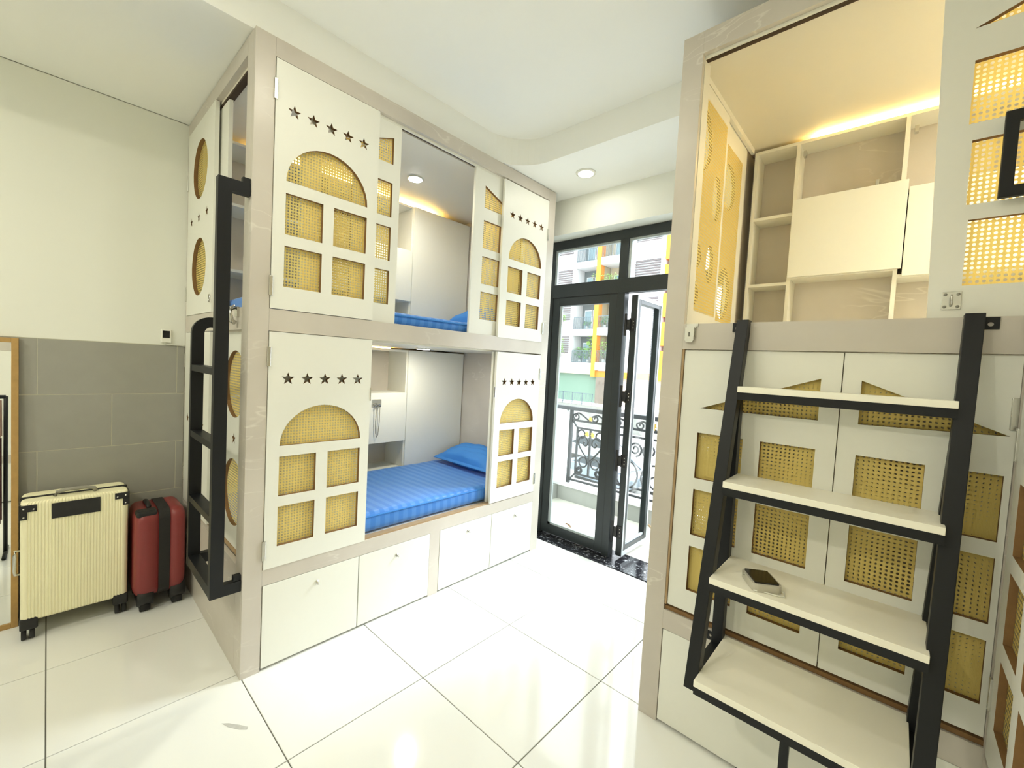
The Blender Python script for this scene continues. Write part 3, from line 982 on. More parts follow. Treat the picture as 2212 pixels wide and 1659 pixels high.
car('parked_car', (-8.1, 17.0, -3.9), math.radians(172), 'silver', 'silver car in the street with dark windscreen, nearest the railing heart')
car('parked_car', (-11.2, 21.2, -3.9), math.radians(172), 'whitecar', 'white car in the street behind the silver car')
car('parked_car', (-5.0, 19.5, -3.9), math.radians(100), 'whitecar', 'white car in the street seen through the folded glass door')

# ================================================================== LEFT BUNK (two storeys)
LB = thing('bunk_bed', (-0.63, 1.067, 0.0), 'tall two storey white and beige marble bunk bed along the left wall, with blue mattresses', 'bunk bed')
def lb(name, mats, a, b, bev=0.0, par=None): return box(name, mats, a, b, par or LB, bev)
# frame, front face at x = 0
lb('corner_post', 'marble', (-0.022, 0.0, 0.0), (0.0, 0.081, 2.88), 0.0015)
lb('corner_post', 'marble', (-0.022, 2.050, 0.0), (0.0, 2.134, 2.88), 0.0015)
lb('top_rail', 'marble', (-0.022, 0.081, 2.798), (0.0, 2.050, 2.88))
lb('middle_rail', 'marble', (-0.022, 0.081, 1.597), (0.0, 2.050, 1.697))
lb('lower_rail', 'marble', (-0.022, 0.081, 0.412), (0.0, 2.050, 0.488))
lb('drawer_divider', 'marble', (-0.022, 1.040, 0.0), (0.0, 1.115, 0.412))
# side face at y = 0
lb('side_stile', 'marble', (-0.100, 0.0, 0.0), (-0.022, 0.022, 2.88), 0.0015)
lb('side_stile', 'marble', (-1.258, 0.0, 0.0), (-1.226, 0.022, 2.88))
lb('top_rail', 'marble', (-1.226, 0.0, 2.803), (-0.100, 0.022, 2.88))
lb('middle_rail', 'marble', (-1.226, 0.0, 1.597), (-0.100, 0.022, 1.697))
lb('lower_rail', 'marble', (-1.226, 0.0, 0.412), (-0.100, 0.022, 0.508))
lb('side_base_panel', 'marble', (-1.226, 0.0, 0.0), (-0.100, 0.020, 0.412))
lb('track', 'rawwood', (-1.22, 0.024, 0.510), (-0.10, 0.060, 0.532))
# decks, end panel, bunk ceilings
lb('roof_panel', 'marble', (-1.258, 0.022, 2.80), (-0.022, 2.05, 2.88))
lb('upper_deck', 'inner_white', (-1.258, 0.022, 1.600), (-0.022, 2.05, 1.697))
lb('lower_deck', 'inner_white', (-1.258, 0.022, 0.412), (-0.022, 2.05, 0.488))
lb('end_panel', 'marble', (-1.258, 2.05, 0.0), (-0.022, 2.134, 2.88))
lb('back_panel', 'marble', (-1.258, 0.022, 0.488), (-1.20, 2.05, 1.600))
lb('back_panel', 'marble', (-1.258, 0.022, 1.697), (-1.20, 2.05, 2.80))
lb('ceiling_board', 'bunkceil', (-1.20, 0.024, 2.787), (-0.06, 2.05, 2.80))
lb('ceiling_board', 'bunkceil', (-1.20, 0.024, 1.588), (-0.06, 2.05, 1.600))
lb('sliding_track', 'groove', (-0.046, 0.084, 2.7865), (-0.030, 2.05, 2.80))
lb('track_lip', 'inner_white', (-0.0298, 0.590, 2.783), (-0.0222, 2.05, 2.80))
lb('sliding_track', 'rawwood', (-0.052, 0.082, 0.488), (-0.010, 2.05, 0.4965))
lb('sliding_track', 'groove', (-1.20, 0.024, 2.775), (-0.10, 0.052, 2.787))
lb('led_strip', 'led', (-1.03, 0.35, 2.779), (-1.005, 1.70, 2.786))
lb('led_strip', 'led', (-1.00, 0.35, 1.580), (-0.975, 1.30, 1.587))
for z, zz in ((2.787, 'up'), (1.588, 'low')):
    y = 1.17 if zz == 'up' else 1.30
    dlp = MB().cyl((-0.525, y, z - 0.007), (-0.525, y, z), 0.056, 24).build('downlight_ring', 'whitepl', LB)
    MB().cyl((-0.525, y, z - 0.010), (-0.525, y, z - 0.0072), 0.048, 24).build('diffuser', 'lamp', dlp)
    disc_lamp('bunk_beam', (-0.525, y, z - 0.013), BUNK_LAMP * (1.3 if zz == 'up' else 0.95), 0.07, parent=LB)

# front doors
S5n = [0.163, 0.248, 0.333, 0.417, 0.501]
S5f = [1.639, 1.721, 1.803, 1.884, 1.966]
panel_door('door', LB, CX, 0.003, -0.016, rect(0.084, 0.587, 1.700, 2.794),
           arch_windows(0.136, 0.532, 0.306, 0.359, 2.280, 0.196, ((2.041, 2.226), (1.803, 1.989))), [(y, 2.592) for y in S5n], hinges=((0.083, 2.66), (0.083, 1.80)))
panel_door('door', LB, CX, 0.003, -0.016, rect(0.084, 0.590, 0.488, 1.594),
           arch_windows(0.139, 0.540, 0.309, 0.367, 1.065, 0.187, ((0.826, 1.014), (0.587, 0.776))), [(y, 1.380) for y in (0.168, 0.255, 0.341, 0.428, 0.514)], hinges=((0.083, 1.48), (0.083, 0.58)))
panel_door('door', LB, CX, 0.003, -0.016, rect(1.548, 2.046, 1.690, 2.788),
           arch_windows(1.619, 1.988, 1.776, 1.832, 2.254, 0.182, ((2.018, 2.200), (1.783, 1.962))), [(y, 2.565) for y in S5f], hinges=((2.047, 2.53), (2.047, 1.80)))
panel_door('door', LB, CX, 0.003, -0.016, rect(1.556, 2.046, 0.494, 1.588),
           arch_windows(1.617, 1.991, 1.779, 1.834, 1.070, 0.178, ((0.832, 1.020), (0.597, 0.790))), [(y, 1.373) for y in (1.642, 1.722, 1.802, 1.883, 1.963)], hinges=((2.047, 1.44), (2.047, 0.60)))
UP = ((1.800, 1.986), (2.040, 2.224), (2.278, 2.464))
LO = ((0.612, 0.797), (0.845, 1.034), (1.080, 1.267))
panel_door('sliding_door', LB, CX, -0.024, -0.042, rect(0.215, 0.737, 1.699, 2.785), house_windows(0.218, 1, UP, 2.565, 2.708))
panel_door('sliding_door', LB, CX, -0.024, -0.042, rect(1.299, 1.822, 1.699, 2.785), house_windows(1.862, -1, UP, 2.545, 2.692))
panel_door('sliding_door', LB, CX, -0.036, -0.054, rect(0.083, 0.584, 0.498, 1.586), [])
panel_door('sliding_door', LB, CX, -0.034, -0.052, rect(1.556, 2.048, 0.498, 1.586), [])
for y, z in ((0.590, 1.30), (1.5545, 1.30)):
    box('lock_plate', 'chrome', (-0.006, y - 0.003, z - 0.035), (0.005, y + 0.003, z + 0.035), LB)

# side doors, plane y = 0
def side_windows(c, z1, z2, r=0.165): return [circle(c, z1, r), circle(c, z2, r)]
panel_door('side_door', LB, CY, -0.004, 0.016, rect(-1.222, -0.617, 1.699, 2.800), side_windows(-0.922, 2.525, 1.970), [(x, 2.255) for x in (-0.755, -0.937, -1.120)], hinges=((-1.224, 2.51), (-1.224, 1.83)))
panel_door('side_sliding_door', LB, CY, 0.027, 0.045, rect(-0.90, -0.490, 1.699, 2.772), [])
panel_door('side_door', LB, CY, -0.004, 0.016, rect(-1.222, -0.632, 0.536, 1.593), side_windows(-0.930, 1.335, 0.800), [(x, 1.065) for x in (-0.765, -0.947, -1.130)], hinges=((-1.224, 1.42), (-1.224, 0.70)))
panel_door('side_sliding_door', LB, CY, 0.027, 0.045, rect(-0.640, -0.060, 0.534, 1.588), side_windows(-0.282, 1.335, 0.800), [(x, 1.065) for x in (-0.118, -0.282, -0.446)])
# chrome toggle latch on the side rail
lt = MB()
lt.box((-0.175, -0.010, 1.655), (-0.135, 0.0, 1.700))
lt.tube([(-0.155, -0.012, 1.700), (-0.155, -0.030, 1.690), (-0.155, -0.034, 1.665), (-0.155, -0.026, 1.635), (-0.155, -0.010, 1.625)], 0.011, 8)
lt.build('toggle_latch', 'chrome', LB)
MB().tube([(-0.63 + 0.014 * math.cos(a), -0.012, 1.77 + 0.020 * math.sin(a)) for a in [2 * PI * k / 16 for k in range(16)]], 0.003, 6, closed=True).build('pull_ring', 'chrome', LB)

lb('drawer_carcass', 'mdf', (-0.036, 0.083, 0.014), (-0.0225, 1.039, 0.410))
lb('drawer_carcass', 'mdf', (-0.036, 1.116, 0.014), (-0.0225, 2.049, 0.410))
# drawers
for y0, y1, ky in ((0.0845, 0.559, 0.335), (0.565, 1.037, 0.80), (1.118, 1.583, 1.36), (1.589, 2.047, 1.84)):
    dr = lb('drawer', 'white', (-0.020, y0, 0.014), (0.002, y1, 0.4095), 0.0012)
    kb = MB()
    kz = 0.345
    kb.cyl((0.002, ky, kz), (0.005, ky, kz), 0.011, 16)
    kb.tube([(0.004, ky, kz), (0.018, ky, kz), (0.022, ky, kz - 0.006)], 0.0045, 8)
    kb.build('knob', 'chrome', dr)


def wall_cabinet(label, z0, z1, fz0, fz1):
    """shelf cabinet on the back wall of a bunk: open shelves, flap, tall cupboard door"""
    xf, xb = -0.93, -1.199
    t = thing('wall_cabinet', (-1.06, 1.06, z0), label, 'cabinet')
    for y in (0.07, 0.74, 1.435, 2.040):
        box('upright', 'inner_white', (xb, y - 0.008, z0), (xf, y + 0.008, z1), t)
    for a, b, zs in ((0.078, 0.732, (z0 + 0.008, fz0, fz1, z1 - 0.008)), (0.748, 1.427, (z0 + 0.008, fz0, fz1, z1 - 0.008)), (1.443, 2.032, (z0 + 0.008, z1 - 0.008))):
        for z in zs:
            box('shelf', 'inner_white', (xb, a, z - 0.008), (xf, b, z + 0.008), t)
    box('flap_door', 'white', (xf, 0.742, fz0 - 0.008), (xf + 0.016, 1.434, fz1 + 0.008), t, 0.001)
    box('cupboard_door', 'white', (xf, 1.439, z0 + 0.004), (xf + 0.016, 2.040, z1), t, 0.001)
    return t


wall_cabinet('white shelf cabinet with tall door inside the upper left bunk', 1.735, 2.752, 1.985, 2.380)
wall_cabinet('white shelf cabinet with tall door inside the lower left bunk, above the pillow', 0.575, 1.575, 0.828, 1.212)


def soft_box(a, b, nx, ny, amp, seed, r=0.035, puff=0.0):
    """mattress: rounded box with a slightly uneven surface"""
    rd = random.Random(seed)
    x0, y0, z0 = a
    x1, y1, z1 = b
    bm = bmesh.new()
    bmesh.ops.create_cube(bm, size=1.0)
    bmesh.ops.scale(bm, vec=(x1 - x0, y1 - y0, z1 - z0), verts=bm.verts)
    bmesh.ops.translate(bm, vec=((x0 + x1) / 2, (y0 + y1) / 2, (z0 + z1) / 2), verts=bm.verts)
    bmesh.ops.bevel(bm, geom=list(bm.edges), offset=r, segments=4, affect='EDGES', profile=0.5)
    bmesh.ops.subdivide_edges(bm, edges=[e for e in bm.edges if e.calc_length() > 0.3], cuts=12, use_grid_fill=True)
    ph = [rd.uniform(0, 6) for _ in range(6)]
    for v in bm.verts:
        k = math.sin(v.co.x * 9 + ph[0]) * math.sin(v.co.y * 7 + ph[1]) + 0.6 * math.sin(v.co.y * 17 + ph[2] + v.co.x * 5)
        if v.co.z > (z0 + z1) / 2: v.co.z += amp * k
        if v.co.x > x1 - r * 1.2: v.co.x += 0.5 * amp * math.sin(v.co.y * 23 + ph[3])
    mb = MB()
    bm.verts.ensure_lookup_table()
    mb.add([v.co.copy() for v in bm.verts], [[v.index for v in f.verts] for f in bm.faces], 0, smooth=True)
    bm.free()
    return mb


def pillow(cx, cy, z, lx, ly, h, tilt, seed):
    rd = random.Random(seed)
    n = 26
    vs, fs = [], []
    for s in (1, -1):
        for i in range(n + 1):
            for j in range(n + 1):
                u, v = 2 * i / n - 1, 2 * j / n - 1
                e = (max(0, 1 - u * u) * max(0, 1 - v * v)) ** 0.5
                zz = s * h / 2 * e + 0.006 * math.sin(9 * u + 4 * v + seed) * e + 0.004 * math.sin(17 * v - 6 * u) * e
                pinch = 1 - 0.06 * (u * u * (1 - v * v) + v * v * (1 - u * u)) * 0 - 0.05 * (1 - abs(u)) * (abs(v) > 0.9)
                vs.append((u * lx / 2, v * ly / 2 * pinch, zz))
        o = 0 if s > 0 else (n + 1) ** 2
        for i in range(n):
            for j in range(n):
                fs.append((o + i * (n + 1) + j, o + (i + 1) * (n + 1) + j, o + (i + 1) * (n + 1) + j + 1, o + i * (n + 1) + j + 1))
    # flange round the seam
    R = Matrix.Rotation(tilt, 3, 'X')
    mb = MB()
    mb.add([R @ Vector(p) + Vector((cx, cy, z)) for p in vs], fs, 0, smooth=True)
    fl = []
    for u, v in [(-1, -1), (1, -1), (1, 1), (-1, 1)]:
        fl.append((u * (lx / 2 + 0.035), v * (ly / 2 + 0.035), 0.0))
    inn = [(u * (lx / 2 - 0.01), v * (ly / 2 - 0.01), 0.0) for u, v in [(-1, -1), (1, -1), (1, 1), (-1, 1)]]
    pts = [R @ Vector(p) + Vector((cx, cy, z)) for p in fl + inn]
    return mb, pts


def mattress(label, z0, z1):
    t = thing('mattress', (-0.5, 1.06, z0), label, 'mattress', None)
    soft_box((-0.925, 0.055, z0), (-0.060, 2.045, z1), 8, 14, 0.003, 3).build('stripe_cover', 'bluest', t)
    MB().tube([(-0.075, 0.10, z1 - 0.018), (-0.062, 0.5, z1 - 0.021), (-0.058, 1.0, z1 - 0.019), (-0.062, 1.5, z1 - 0.021), (-0.075, 2.0, z1 - 0.018)], 0.006, 6).build('piping', 'blue', t)
    return t


mattress('blue striped satin mattress in the lower left bunk', 0.497, 0.612)
mattress('blue striped mattress in the upper left bunk', 1.698, 1.772)
for lab, zb in (('blue pillow at the far end of the lower left bunk mattress', 0.612), ('blue pillow at the far end of the upper left bunk mattress', 1.772)):
    t = thing('pillow', (-0.50, 1.87, zb), lab, 'pillow')
    mb, fl = pillow(-0.52, 1.870, zb + 0.088, 0.60, 0.29, 0.19, math.radians(13), 5)
    mb.build('pillow_body', 'blue', t)
    MB().add([p + Vector((0, 0, 0.002)) for p in fl] + [p - Vector((0, 0, 0.002)) for p in fl],
             [(0, 1, 5, 4), (1, 2, 6, 5), (2, 3, 7, 6), (3, 0, 4, 7), (12, 13, 9, 8), (13, 14, 10, 9), (14, 15, 11, 10), (15, 12, 8, 11)]).build('flange', 'blue', t, fix=False)

hk = thing('hanging_hook', (-0.9135, 1.16, 1.14), 'small chrome hook plate with wire loop on the white flap in the lower bunk', 'hook')
MB().box((-0.9135, 1.118, 1.112), (-0.909, 1.200, 1.172)).build('plate', 'chrome', hk, 0.0015)
MB().tube([(-0.908, 1.145, 1.125), (-0.885, 1.145, 1.118), (-0.88, 1.148, 1.135), (-0.885, 1.172, 1.135), (-0.885, 1.178, 1.118), (-0.908, 1.180, 1.125)], 0.004, 8).build('hook_prong', 'chrome', hk)
loop = [(-0.889, 1.150, 1.12), (-0.896, 1.147, 1.0), (-0.898, 1.150, 0.91), (-0.898, 1.160, 0.873), (-0.898, 1.172, 0.89), (-0.896, 1.180, 1.0), (-0.889, 1.176, 1.12)]
MB().tube(loop, 0.003, 6).build('wire_loop', 'greypl', hk)

# ------------------------------------------------------------------ ladder on the side of the left bunk
ld = thing('bunk_ladder', (-0.24, -0.06, 0.40), 'black square tube ladder on the side of the left bunk above the red suitcase', 'ladder')
def path_tube(pts, x0, x1, t, name):
    """flat-sided tube bent in the y-z plane"""
    n = len(pts)
    L, Rr = [], []
    for i in range(n):
        p = Vector(pts[i])
        d0 = (Vector(pts[i]) - Vector(pts[i - 1])).normalized() if i > 0 else None
        d1 = (Vector(pts[i + 1]) - Vector(pts[i])).normalized() if i < n - 1 else None
        if d0 is None: d0 = d1
        if d1 is None: d1 = d0
        n0 = Vector((-d0.y, d0.x)); n1 = Vector((-d1.y, d1.x))
        mtr = (n0 + n1).normalized()
        k = (t / 2) / max(0.3, mtr.dot(n0))
        L.append(p + mtr * k); Rr.append(p - mtr * k)
    vs = []
    for i in range(n):
        for q in (L[i], Rr[i]):
            vs += [(x0, q.x, q.y), (x1, q.x, q.y)]
    fs = []
    for i in range(n - 1):
        a, b = 4 * i, 4 * (i + 1)
        fs += [(a, a + 1, b + 1, b), (a + 2, b + 2, b + 3, a + 3), (a, b, b + 2, a + 2), (a + 1, a + 3, b + 3, b + 1)]
    fs += [(0, 2, 3, 1), (4 * n - 4, 4 * n - 3, 4 * n - 1, 4 * n - 2)]
    return MB().add(vs, fs).build(name, 'black', ld)
path_tube([(-0.001, 2.195), (-0.095, 2.195), (-0.095, 0.440), (-0.001, 0.440)], -0.045, -0.010, 0.05, 'upright')
arc = [(-0.040 - 0.055 * math.sin(a), 1.577 + 0.055 * math.cos(a)) for a in [PI / 2 * k / 8 for k in range(9)]]
path_tube([(-0.001, 1.632)] + arc + [(-0.095, 0.440), (-0.001, 0.440)], -0.462, -0.430, 0.05, 'upright')
for z0, z1 in ((1.390, 1.420), (1.068, 1.098), (0.745, 0.775)):
    box('rung', 'black', (-0.430, -0.119, z0), (-0.045, -0.071, z1), ld)
box('bottom_bar', 'black', (-0.430, -0.119, 0.416), (-0.045, -0.071, 0.464), ld)
for z in (2.232, 0.478):
    MB().box((-0.040, -0.030, z - 0.012), (-0.015, -0.001, z + 0.012)).build('fixing_tab', 'black', ld)
box('latch_tab', 'black', (-0.075, -0.006, 2.205), (-0.045, -0.0005, 2.25), ld)

# ================================================================== RIGHT BUNK
CXC, CYC = 2.118, -0.5937
YFR = 1.183
RB = thing('bunk_bed', (2.4, 1.74, 0.0), 'tall bunk bed on the right with an open lit upper berth, behind the step ladder', 'bunk bed')
def rb(name, mats, a, b, bev=0.0, par=None): return box(name, mats, a, b, par or RB, bev)
XR1 = 3.40
rb('corner_post', 'marble', (1.360, YFR, 0.0), (1.442, YFR + 0.022, 2.88), 0.0015)
rb('corner_post', 'marble', (2.362, YFR, 0.0), (2.440, YFR + 0.022, 2.88))
rb('top_rail', 'marble', (1.442, YFR, 2.792), (2.362, YFR + 0.022, 2.88))
rb('middle_rail', 'marble', (1.442, YFR, 1.604), (2.362, YFR + 0.022, 1.708))
rb('lower_rail', 'marble', (1.442, YFR, 0.414), (2.362, YFR + 0.022, 0.497))
rb('front_panel', 'white', (2.440, YFR, 0.0), (XR1, YFR + 0.022, 2.88))
rb('track', 'mdf', (1.442, YFR + 0.008, 0.499), (2.362, YFR + 0.060, 0.514))  # wood track in a darker board colour, its shadow painted in
rb('sliding_track', 'groove', (1.444, YFR + 0.030, 2.779), (2.44, YFR + 0.050, 2.788))
rb('track_lip', 'inner_white', (1.442, YFR + 0.0222, 2.781), (2.44, YFR + 0.0298, 2.80))
rb('jamb', 'inner_white', (1.430, YFR + 0.022, 1.708), (1.444, YFR + 0.085, 2.786))
rb('jamb', 'rawwood', (1.442, YFR + 0.004, 0.52), (1.450, YFR + 0.030, 1.604))
# left face towards the aisle, plane x = 1.36
rb('side_stile', 'marble', (1.360, YFR + 0.022, 0.0), (1.382, YFR + 0.075, 2.88))
rb('side_stile', 'marble', (1.360, 2.02, 0.0), (1.382, 2.27, 2.88))
rb('top_rail', 'marble', (1.360, YFR + 0.075, 2.792), (1.382, 2.02, 2.88))
rb('middle_rail', 'marble', (1.360, YFR + 0.075, 1.604), (1.382, 2.02, 1.708))
rb('lower_rail', 'marble', (1.360, YFR + 0.075, 0.414), (1.382, 2.02, 0.497))
rb('side_base_panel', 'white', (1.362, YFR + 0.075, 0.012), (1.380, 2.02, 0.412))
rb('roof_panel', 'marble', (1.382, YFR + 0.022, 2.80), (XR1, 2.27, 2.88))
rb('upper_deck', 'inner_white', (1.382, YFR + 0.060, 1.604), (XR1, 2.27, 1.708))
rb('lower_deck', 'inner_white', (1.382, YFR + 0.022, 0.414), (XR1, 2.27, 0.497))
rb('back_panel', 'marble', (1.382, 2.25, 0.0), (XR1, 2.27, 0.414))
rb('back_panel', 'marble', (1.382, 2.25, 0.497), (XR1, 2.27, 1.604))
rb('back_panel', 'marble', (1.382, 2.25, 1.708), (XR1, 2.27, 2.80))
rb('end_panel', 'marble', (XR1, YFR, 0.0), (XR1 + 0.03, 2.27, 2.88))
rb('ceiling_board', 'bunkceil', (1.404, YFR + 0.052, 2.788), (XR1, 2.25, 2.80))
rb('ceiling_trim', 'inner_white', (1.404, YFR + 0.085, 2.760), (1.420, 2.10, 2.788))
rb('led_strip', 'led', (1.70, 2.122, 2.780), (3.20, 2.146, 2.787))
for x, y in ((1.98, 1.70), (2.9, 1.70)):
    dlp = MB().cyl((x, y, 2.781), (x, y, 2.788), 0.046, 24)
    if x > 2.5:
        dlp = dlp.build('downlight_ring', 'whitepl', RB)
        MB().cyl((x, y, 2.778), (x, y, 2.7808), 0.038, 24).build('diffuser', 'lamp', dlp)
        disc_lamp('bunk_beam', (x, y, 2.775), BUNK_LAMP * 2.9, 0.07, parent=RB)
# aisle-side sliding panels seen from inside the upper berth (full cane sheets on the inner face)
panel_door('side_sliding_door', RB, CX, 1.384, 1.400, rect(1.600, 2.035, 1.712, 2.768), [circle(1.77, 2.47, 0.100, 0.115), circle(1.79, 1.93, 0.105, 0.135)], cane_w=1.4012, sheet=rect(1.63, 1.96, 1.782, 2.660), face='inner_white')
panel_door('side_sliding_door', RB, CX, 1.404, 1.420, rect(1.235, 1.637, 1.712, 2.755), [circle(1.31, 2.52, 0.115, 0.13), circle(1.53, 2.33, 0.055, 0.105), circle(1.29, 2.03, 0.09, 0.07), circle(1.29, 1.86, 0.09, 0.06), circle(1.50, 2.02, 0.05, 0.09)], cane_w=1.4212, sheet=rect(1.252, 1.609, 1.785, 2.697), face='inner_white')
def frame_strip(y0, y1, z0, z1, x): return None
# lower aisle side doors
panel_door('side_door', RB, CX, 1.364, 1.380, rect(1.262, 1.640, 0.50, 1.602), [rect(1.31, 1.59, v0, v1) for v0, v1 in LO])
panel_door('side_door', RB, CX, 1.364, 1.380, rect(1.644, 2.018, 0.50, 1.602), [rect(1.69, 1.97, v0, v1) for v0, v1 in LO])
# front doors of the lower berth
YD = YFR + 0.010
def sc2(u): return CXC + (u - CXC) * (YD - CYC) / (YFR - CYC)
wl_ = [rect(sc2(a), sc2(b), v0, v1) for v0, v1 in LO for a, b in ((1.527, 1.694), (1.752, 1.919))] + [[(sc2(1.530), 1.367), (sc2(1.919), 1.367), (sc2(1.919), 1.511)]]
wr_ = [rect(sc2(a), sc2(b), v0, v1) for v0, v1 in LO for a, b in ((2.027, 2.190), (2.238, 2.346))] + [[(sc2(2.026), 1.368), (sc2(2.350), 1.378), (sc2(2.026), 1.511)]]
panel_door('front_door', RB, CY, YD, YD + 0.018, rect(1.452, 1.9735, 0.522, 1.601), wl_)
panel_door('front_door', RB, CY, YD, YD + 0.018, rect(1.9765, 2.361, 0.522, 1.601), wr_, hinges=((2.355, 1.44),))
panel_door('front_sliding_door', RB, CY, YFR + 0.032, YFR + 0.048, rect(1.454, 1.972, 0.524, 1.598), wl_, cane_w=YFR + 0.0312, k=1.031)
panel_door('front_sliding_door', RB, CY, YFR + 0.032, YFR + 0.048, rect(1.978, 2.43, 0.524, 1.598), wr_, cane_w=YFR + 0.0312, k=1.031)
# upper sliding door
ud = panel_door('front_sliding_door', RB, CY, YFR + 0.026, YFR + 0.044, [(2.163, 1.710), (2.690, 1.710), (2.690, 2.776), (2.133, 2.776)],
                [rect(2.230, 2.40, 1.803, 1.992), rect(2.222, 2.40, 2.036, 2.220), rect(2.212, 2.40, 2.268, 2.448), [(2.206, 2.540), (2.59, 2.548), (2.59, 2.69)],
                 rect(2.455, 2.62, 1.803, 1.992), rect(2.455, 2.62, 2.036, 2.220), rect(2.455, 2.62, 2.268, 2.448)])
pt = MB()
pt.box((2.191, YFR + 0.022, 1.734), (2.232, YFR + 0.026, 1.786))
pt.build('hasp_plate', 'chrome', ud, 0.001)
pt = MB()
for x in (2.198, 2.225):
    for z in (1.742, 1.778):
        pt.cyl((x, YFR + 0.022, z), (x, YFR + 0.020, z), 0.0042, 10)
pt.build('screw', 'greypl', ud)
MB().tube([(2.211, YFR + 0.022, 1.775), (2.211, YFR + 0.010, 1.770), (2.211, YFR + 0.010, 1.750), (2.211, YFR + 0.022, 1.745)], 0.0035, 8).build('staple', 'chrome', ud)
# square black pull frame standing in front of the sliding door
hp = MB().poly_prism(rect(2.279, 2.500, 2.030, 2.262), [rect(2.306, 2.473, 2.060, 2.232)], CY, YFR - 0.018, YFR - 0.001, 0, 0, 0).build('pull_frame', 'black', RB, 0.002)
# toggle latch on the middle rail
lt = MB()
lt.box((1.455, YFR - 0.004, 1.696), (1.500, YFR + 0.0, 1.708))
lt.box((1.457, YFR - 0.006, 1.655), (1.492, YFR - 0.0005, 1.698))
lt.poly_prism([(1.455, 1.640), (1.462, 1.632), (1.484, 1.632), (1.490, 1.640), (1.490, 1.692), (1.455, 1.692)], [rect(1.469, 1.475, 1.655, 1.672)], CY, YFR - 0.018, YFR - 0.008)
lt.build('toggle_latch', 'chrome', RB)
# drawers
for x0, x1 in ((1.445, 1.898), (1.902, 2.359)):
    rb('drawer', 'white', (x0, YFR + 0.001, 0.014), (x1, YFR + 0.020, 0.4115), 0.0012)

# shelf cabinet at the back of the upper berth
sh = thing('wall_cabinet', (2.4, 2.18, 1.71), 'warm lit white shelf unit with two flap doors inside the right upper berth', 'cabinet')
xs = [1.432, 1.632, 2.062, 2.50, 2.95, 3.39]
for i, x in enumerate(xs):
    box('upright', 'inner_white', (x - 0.008, 2.105, 1.710), (x + 0.008, 2.249, 2.768), sh)
for i in range(5):
    a, b = xs[i] + 0.008, xs[i + 1] - 0.008
    zs = (2.760, 2.390, 2.020) if i in (0,) else (2.760, 2.445, 2.050) if i == 1 else (2.760, 2.405, 2.015)
    for z in zs:
        box('shelf', 'inner_white', (a, 2.105, z - 0.008), (b, 2.249, z + 0.008), sh)
for i in (1, 2, 3):
    z0, z1 = ((2.048, 2.456) if i == 1 else (2.012, 2.420))
    box('flap_door', 'white', (xs[i] + (0.024 if i == 2 else -0.003), 2.087, z0), (xs[i + 1] + (0.02 if i == 1 else -0.006), 2.104, z1), sh, 0.001)
for x, z in ((1.652, 2.69), (1.96, 2.465), (2.085, 2.68)):
    box('hinge_cup', 'chrome', (x, 2.12, z), (x + 0.014, 2.15, z + 0.03), sh, 0.002)

# ------------------------------------------------------------------ step ladder in front of the right bunk
st = thing('step_ladder', (1.94, 1.0, 0.0), 'black metal step ladder with four white treads leaning on the right bunk', 'step ladder')
def lean(z): return 1.151 - 0.2326 * (1.715 - z)
def front_leg(xa_t, xa_b, w, name='front_leg'):
    d = 0.045
    vs = []
    for z, xa in ((1.715, xa_t), (0.451, xa_b)):
        y = lean(z)
        vs += [(xa, y, z), (xa + w, y, z), (xa + w, y + d, z), (xa, y + d, z)]
    return MB().add(vs, [(0, 1, 2, 3), (7, 6, 5, 4), (0, 4, 5, 1), (1, 5, 6, 2), (2, 6, 7, 3), (3, 7, 4, 0)]).build(name, 'black', st, 0.0015)
front_leg(1.650, 1.650, 0.040)
front_leg(2.239, 2.206, 0.040)
for xa, xb in ((1.652, 1.652), (2.237, 2.200)):
    MB().beam((xb + 0.019, 1.146, 0.452), (xa + 0.019, 1.146, 1.46), 0.038, 0.038, (0, 1, 0)).build('rear_leg', 'black', st, 0.0015)
    MB().beam((xb + 0.019, 1.165, 0.468), (xb + 0.019, lean(0.46) + 0.03, 0.468), 0.038, 0.034).build('side_bar', 'black', st)
tr = [(1.071, 1.165, 1.468, 2.239), (0.982, 1.165, 1.139, 2.232), (0.912, 1.164, 0.823, 2.222), (0.828, 1.162, 0.509, 2.207)]
for k, (y0, y1, z, xr) in enumerate(tr):
    box('tread', 'tread', (1.690, y0, z - 0.021), (xr, y1, z), st, 0.0015)
    box('front_bar', 'black', (1.690, y0 + 0.004, z - 0.048), (xr, y0 + 0.034, z - 0.0215), st)
    for xs_ in (1.690, xr - 0.012):
        box('tread_support', 'black', (xs_, y0 + 0.035, z - 0.040), (xs_ + 0.012, y1 - 0.005, z - 0.0215), st)
box('support_leg', 'black', (1.934, 0.836, 0.0), (1.956, 0.858, 0.461), st)
for x in (1.630, 2.279):
    MB().poly_prism(rect(x, x + 0.03, 1.672, 1.706), [circle(x + 0.013, 1.686, 0.006)], CY, 1.178, 1.182).build('wall_tab', 'black', st)
MB().poly_prism(rect(1.618, 1.652, 0.458, 0.492), [circle(1.633, 1.475 - 1.0, 0.006)], CY, 1.178, 1.182).build('wall_tab', 'black', st)

